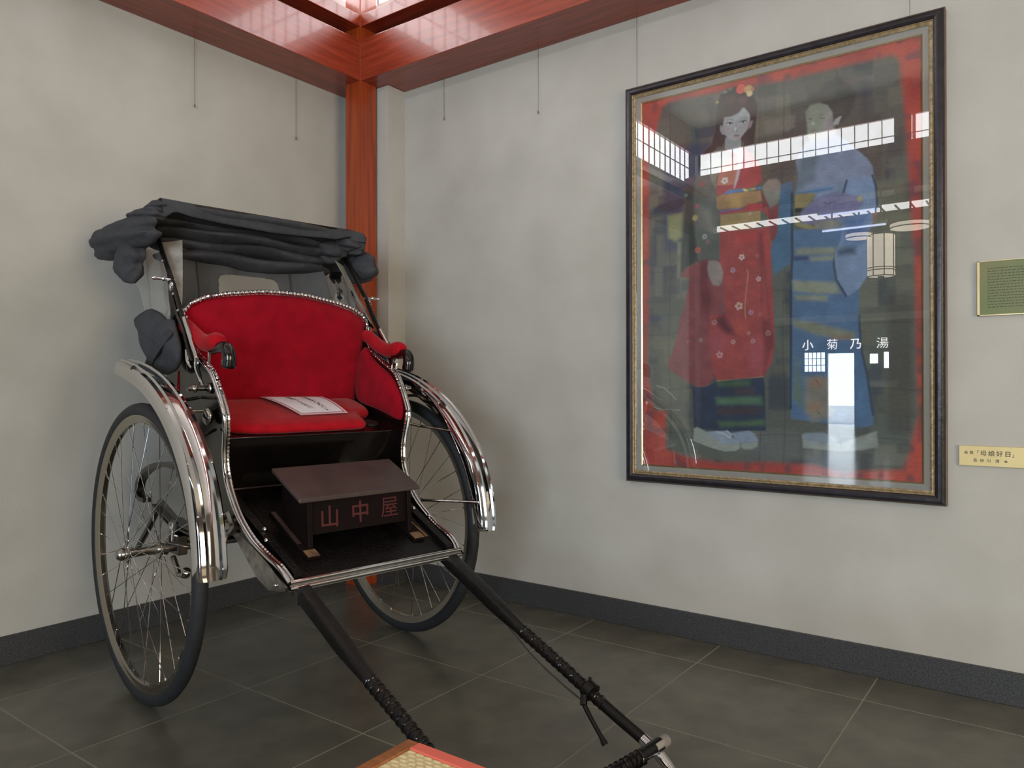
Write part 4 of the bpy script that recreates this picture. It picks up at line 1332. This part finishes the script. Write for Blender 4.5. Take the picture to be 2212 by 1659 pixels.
IMG = np.zeros((NY, NX, 3))
n1, n2, n3 = vnoise(90, 60, 1), vnoise(30, 22, 2), vnoise(14, 8, 3)
red = (lin3('a82820')[None, None] * (1 - n1[..., None]) + lin3('cc401c')[None, None] * n1[..., None])
IMG[:] = red
k = np.clip((n2 - .62) * 4, 0, 1)[..., None] * .6
IMG = IMG * (1 - k) + lin3('5c3a4a') * k


def panel():
    b = np.zeros((NY, NX, 3)); b[:] = lin3('5c5a50')
    pal = ['4a4c46', '6c6858', '3a4258', '5c5a50', '7a7460', '47464a', '626458', '38404c', '6e6650', '50504a', '7c7468', '34384a']
    r = random.Random(11)
    for _ in range(330):
        cx_, cy_ = r.uniform(0, 1000), r.uniform(0, 1000); w_, h_ = r.uniform(18, 75), r.uniform(10, 48)
        m_ = np.clip((w_ - abs(U - cx_)) / 9, 0, 1) * np.clip((h_ - abs(V - cy_)) / 7, 0, 1) * r.uniform(.35, .75)
        b = b * (1 - m_[..., None]) + lin3(r.choice(pal)) * m_[..., None]
    for x0_, y0_, x1_, y1_, c_, a_ in ((80, 130, 300, 430, '333c5e', .75), (450, 150, 900, 360, '50463c', .5), (640, 40, 830, 180, '5c5848', .6), (380, 620, 480, 960, '77705c', .6), (60, 640, 200, 900, '6c6850', .5),
                                       (440, 880, 620, 970, '6a6864', .7), (470, 560, 560, 700, '5c6458', .5), (880, 560, 980, 900, '4c4038', .6), (820, 300, 960, 420, '7a6c50', .6), (790, 440, 960, 540, '6a6244', .4)):
        m_ = np.clip((U - x0_) / 25, 0, 1) * np.clip((x1_ - U) / 25, 0, 1) * np.clip((V - y0_) / 20, 0, 1) * np.clip((y1_ - V) / 20, 0, 1) * a_
        b = b * (1 - m_[..., None]) + lin3(c_) * m_[..., None]
    for x_ in (118, 470, 556, 735):
        m_ = np.clip(1 - abs(U - x_ - 4 * np.sin(V / 60)) / 3, 0, 1) * .55; b = b * (1 - m_[..., None]) + lin3('2c2e30') * m_[..., None]
    for y_ in (250, 470, 640, 790, 905):
        m_ = np.clip(1 - abs(V - y_ - 3 * np.sin(U / 50)) / 2.4, 0, 1) * .4; b = b * (1 - m_[..., None]) + lin3('2c2e30') * m_[..., None]
    return b


for ln in SPEC.strip().split('\n'):
    t, c_, s_, p_ = ln.split('|'); s_ = float(s_)
    if t == 'p':
        m_ = cover_poly([tuple(map(float, q.split(','))) for q in p_.split()], s_)[..., None]
        col_ = panel() if c_ == 'PANEL' else lin3(c_)[None, None] * (0.86 + .28 * n2[..., None] * (0.7 + .6 * n3[..., None]))
        IMG = IMG * (1 - m_) + col_ * m_
    elif t == 'l':
        q = [tuple(map(float, z_.split(','))) for z_ in p_.split()]; d = np.full(U.shape, 1e9)
        for i in range(len(q) - 1): d = np.minimum(d, segd(*q[i], *q[i + 1]))
        m_ = np.clip(.5 + (s_ * .62 - d) / 1.6, 0, 1)[..., None]; IMG = IMG * (1 - m_) + lin3(c_) * m_
    elif t == 'e':
        x_, y_, a_, b_ = map(float, p_.split()); d = 1 - np.hypot((U - x_) / a_, (V - y_) / b_)
        m_ = np.clip(.5 + d * min(a_, b_) / max(s_, 1), 0, 1)[..., None]
        if s_ > 8: m_ = m_ * .6
        IMG = IMG * (1 - m_) + lin3(c_) * m_
    elif t == 'f':
        x_, y_, r_ = map(float, p_.split()); rr_ = max(r_, 7)
        for k_ in range(5):
            a_ = 2 * PI * k_ / 5 + x_; fx_, fy2 = x_ + .62 * rr_ * math.cos(a_), y_ + .62 * rr_ * math.sin(a_) / ASP
            m_ = np.clip(.5 + (.36 * rr_ - np.hypot(U - fx_, (V - fy2) * ASP)) / 1.5, 0, 1)[..., None] * .9; IMG = IMG * (1 - m_) + lin3(c_) * m_
LUM = (IMG @ np.array([.2126, .7152, .0722]))[..., None]
IMG = np.clip((IMG * .76 + LUM * .24) * 1.55 + .022, 0, 1)  # desaturated and lifted so the glass's reflected haze sits in the paint colour
# canvas board: a fine quad mesh with one painted colour per face
gx = np.linspace(PX0 - .006, PX1 + .006, NX + 1); gz = np.linspace(PZ1 + .006, PZ0 - .006, NY + 1)
GXm, GZm = np.meshgrid(gx, gz)
co = np.stack([GXm, np.full_like(GXm, -.016), GZm], -1).reshape(-1, 3).astype(np.float32)
me = bpy.data.meshes.new('canvas')
nf = NX * NY
me.vertices.add(len(co)); me.vertices.foreach_set('co', co.ravel())
ii, jj = np.meshgrid(np.arange(NX), np.arange(NY)); a_ = (jj * (NX + 1) + ii).ravel()
quads = np.stack([a_, a_ + NX + 1, a_ + NX + 2, a_ + 1], -1).astype(np.int32)
me.loops.add(nf * 4); me.loops.foreach_set('vertex_index', quads.ravel())
me.polygons.add(nf); me.polygons.foreach_set('loop_start', np.arange(0, nf * 4, 4, dtype=np.int32))
me.update(calc_edges=True)
PAD = np.pad(IMG, ((1, 1), (1, 1), (0, 0)), mode='edge')
corner = (PAD[:-1, :-1] + PAD[1:, :-1] + PAD[:-1, 1:] + PAD[1:, 1:]) / 4
at = me.color_attributes.new('paint', 'FLOAT_COLOR', 'POINT')
rgba = np.concatenate([corner.reshape(-1, 3), np.ones((len(co), 1))], 1).astype(np.float32)
at.data.foreach_set('color', rgba.ravel())
mt = bpy.data.materials.new('oil_paint'); mt.use_nodes = True; nt = mt.node_tree; b = nt.nodes['Principled BSDF']
ca = nt.nodes.new('ShaderNodeVertexColor'); ca.layer_name = 'paint'
tc = nt.nodes.new('ShaderNodeTexCoord'); mpn = nt.nodes.new('ShaderNodeMapping'); mpn.inputs['Scale'].default_value = (30, 30, 90)
nz = nt.nodes.new('ShaderNodeTexNoise'); nz.inputs['Scale'].default_value = 1.6; nz.inputs['Detail'].default_value = 6
mr = nt.nodes.new('ShaderNodeMapRange'); mr.inputs['To Min'].default_value = .78; mr.inputs['To Max'].default_value = 1.22
mu = nt.nodes.new('ShaderNodeVectorMath'); mu.operation = 'SCALE'
nt.links.new(tc.outputs['Object'], mpn.inputs[0]); nt.links.new(mpn.outputs[0], nz.inputs['Vector']); nt.links.new(nz.outputs['Fac'], mr.inputs['Value'])
nt.links.new(ca.outputs['Color'], mu.inputs[0]); nt.links.new(mr.outputs[0], mu.inputs['Scale']); nt.links.new(mu.outputs[0], b.inputs['Base Color'])
b.inputs['Roughness'].default_value = .75
me.materials.append(mt)
o = bpy.data.objects.new('canvas', me); COL.objects.link(o); o.parent = pic
G().box(PX0 - .029, PX1 + .029, .0325, .0345, PZ0 - .029, PZ1 + .029).go('glass', M['glass'], pic, f=fy)

# ================================================================== SMALL THINGS ON THE WALLS
plate = empty('brass_title_plate', (0, 0, 0))
tag(plate, 'small brass title plate with black characters beside the large painting', 'plaque')
G().box(3.365, 3.705, .0, .010, .893, .970).go('plate', M['brass_plate'], plate, f=fy, bevel=.001, seg=1)
mw = Matrix(((1, 0, 0, 0), (0, 0, -1, -.0105), (0, 1, 0, 0), (0, 0, 0, 1)))
items = [('画', .0125, 3.389, .943), ('題', .0125, 3.407, .943), ('「', .018, 3.424, .944)]
for k, ch in enumerate('母娘好日'): items.append((ch, .0225, 3.446 + .0262 * k * 1.0, .9415))
items += [('」', .018, 3.546, .938)]
for k, (ch, x) in enumerate((('長', 3.419), ('谷', 3.441), ('川', 3.463), ('清', 3.491), ('画', 3.518))): items.append((ch, .0145 if k < 4 else .011, x, .914))
text_obj('lettering', items, M['ink'], plate, mw)
gp = empty('green_notice_plate', (0, 0, 0))
tag(gp, 'small square green notice plate with a pale edge right of the painting', 'plaque')
G().box(3.428, 3.735, .0, .012, 1.468, 1.676).go('plate', M['green_plate'], gp, f=fy)
g = G()
for q in ((3.428, 3.436, 1.468, 1.676), (3.728, 3.735, 1.468, 1.676), (3.428, 3.735, 1.468, 1.4715), (3.428, 3.735, 1.674, 1.676)): g.box(q[0], q[1], .012, .0135, q[2], q[3])
g.go('edge_strip', M['gold_lip'], gp, f=fy)
g = G(); r = random.Random(3)
for k in range(15):
    z_ = 1.645 - .0105 * k; x_ = 3.462
    while x_ < 3.70 - (.05 if k % 4 == 3 else 0):
        w_ = r.uniform(.004, .012); g.box(x_, x_ + w_, .012, .0126, z_, z_ + .0035); x_ += w_ + .003
g.go('small_print', M['green_ink'], gp, f=fy)['kind'] = 'stuff'

for (pl, a, zt, zb, lab) in (('L', 1.192, 3.04, 2.68, 'thin picture wire on the left wall, left of two'), ('L', .543, 3.04, 2.68, 'thin picture wire on the left wall, nearer the red post'),
                             ('R', 1.391, 3.04, 2.69, 'thin picture wire hanging free between post and painting'), ('R', .711, 3.04, 2.80, 'faint picture wire on the right wall close to the red post'),
                             ('R', 1.985, 3.04, 2.66, 'thin picture wire holding the left side of the framed painting'), ('R', 3.20, 3.04, 2.66, 'thin picture wire holding the right side of the framed painting')):
    root = empty('picture_wire', (0, 0, 0)); tag(root, lab, 'wire', 'picture wires below the beams')
    d = .012
    P0, P1 = ((d, a, zt), (d, a, zb)) if pl == 'L' else ((a, d, zt), (a, d, zb))
    G().tube([P0, P1], .0011, 6).go('wire', M['wire'], root, f=fy)
    G().ellip(P1, (.004, .004, .010), 8, 6).go('hook', M['wire'], root, f=fy)

# ================================================================== BENCH IN THE FOREGROUND
bench = empty('low_bench', fy((2.498, 2.160, 0)))
tag(bench, 'low wooden bench with woven rush top and coral cloth edge in the foreground', 'bench')
BW, BD, BH = 1.75, .46, .40
G().box(0, .032, 0, BD, BH - .05, BH).go('end_rail', M['bench_wood'], bench, f=fy, bevel=.002, seg=1)
G().box(BW - .032, BW, 0, BD, BH - .05, BH).go('end_rail', M['bench_wood'], bench, f=fy, bevel=.002, seg=1)
for y0_ in (0.0, BD - .032):
    G().box(.0325, BW - .0325, y0_, y0_ + .032, BH - .048, BH + .001).go('cloth_edge', M['coral'], bench, f=fy, bevel=.003)
    G().box(.04, BW - .04, y0_ + .003, y0_ + .029, BH - .10, BH - .049).go('side_rail', M['bench_wood'], bench, f=fy)
G().box(.032, BW - .032, .032, BD - .032, BH - .03, BH - .010).go('seat_board', M['bench_wood'], bench, f=fy)
for x_ in (.05, BW - .10):
    for y_ in (.03, BD - .08): G().box(x_, x_ + .05, y_, y_ + .05, 0, BH - .05).go('leg', M['bench_wood'], bench, f=fy, bevel=.002, seg=1)
# woven top: small pillow cells, warp and weft alternating
G().box(.032, BW - .032, .032, BD - .032, BH - .0098, BH - .0048).go('rush_base', M['rush'], bench, f=fy)
g = G(); cs = .0125
nxx, nyy = int((BW - .064) / (cs * 2)), int((BD - .064) / cs)
for j in range(nyy):
    for i in range(nxx):
        x_ = .032 + (i + (.5 if j % 2 else 0)) * cs * 2; y_ = .032 + j * cs
        if x_ + cs * 1.9 > BW - .032: continue
        x2, y2, zt, zl = x_ + cs * 1.92, y_ + cs * .94, BH - .0015, BH - .0048
        xm0, xm1 = x_ + cs * .45, x_ + cs * 1.47; ym0, ym1 = y_ + cs * .2, y_ + cs * .74
        g.add([(x_, y_, zl), (x2, y_, zl), (x2, y2, zl), (x_, y2, zl), (xm0, ym0, zt), (xm1, ym0, zt), (xm1, ym1, zt), (xm0, ym1, zt)],
              [(0, 1, 5, 4), (1, 2, 6, 5), (2, 3, 7, 6), (3, 0, 4, 7), (4, 5, 6, 7)])
g.go('woven_top', M['rush'], bench, f=fy, smooth=True, auto=80)['kind'] = 'stuff'
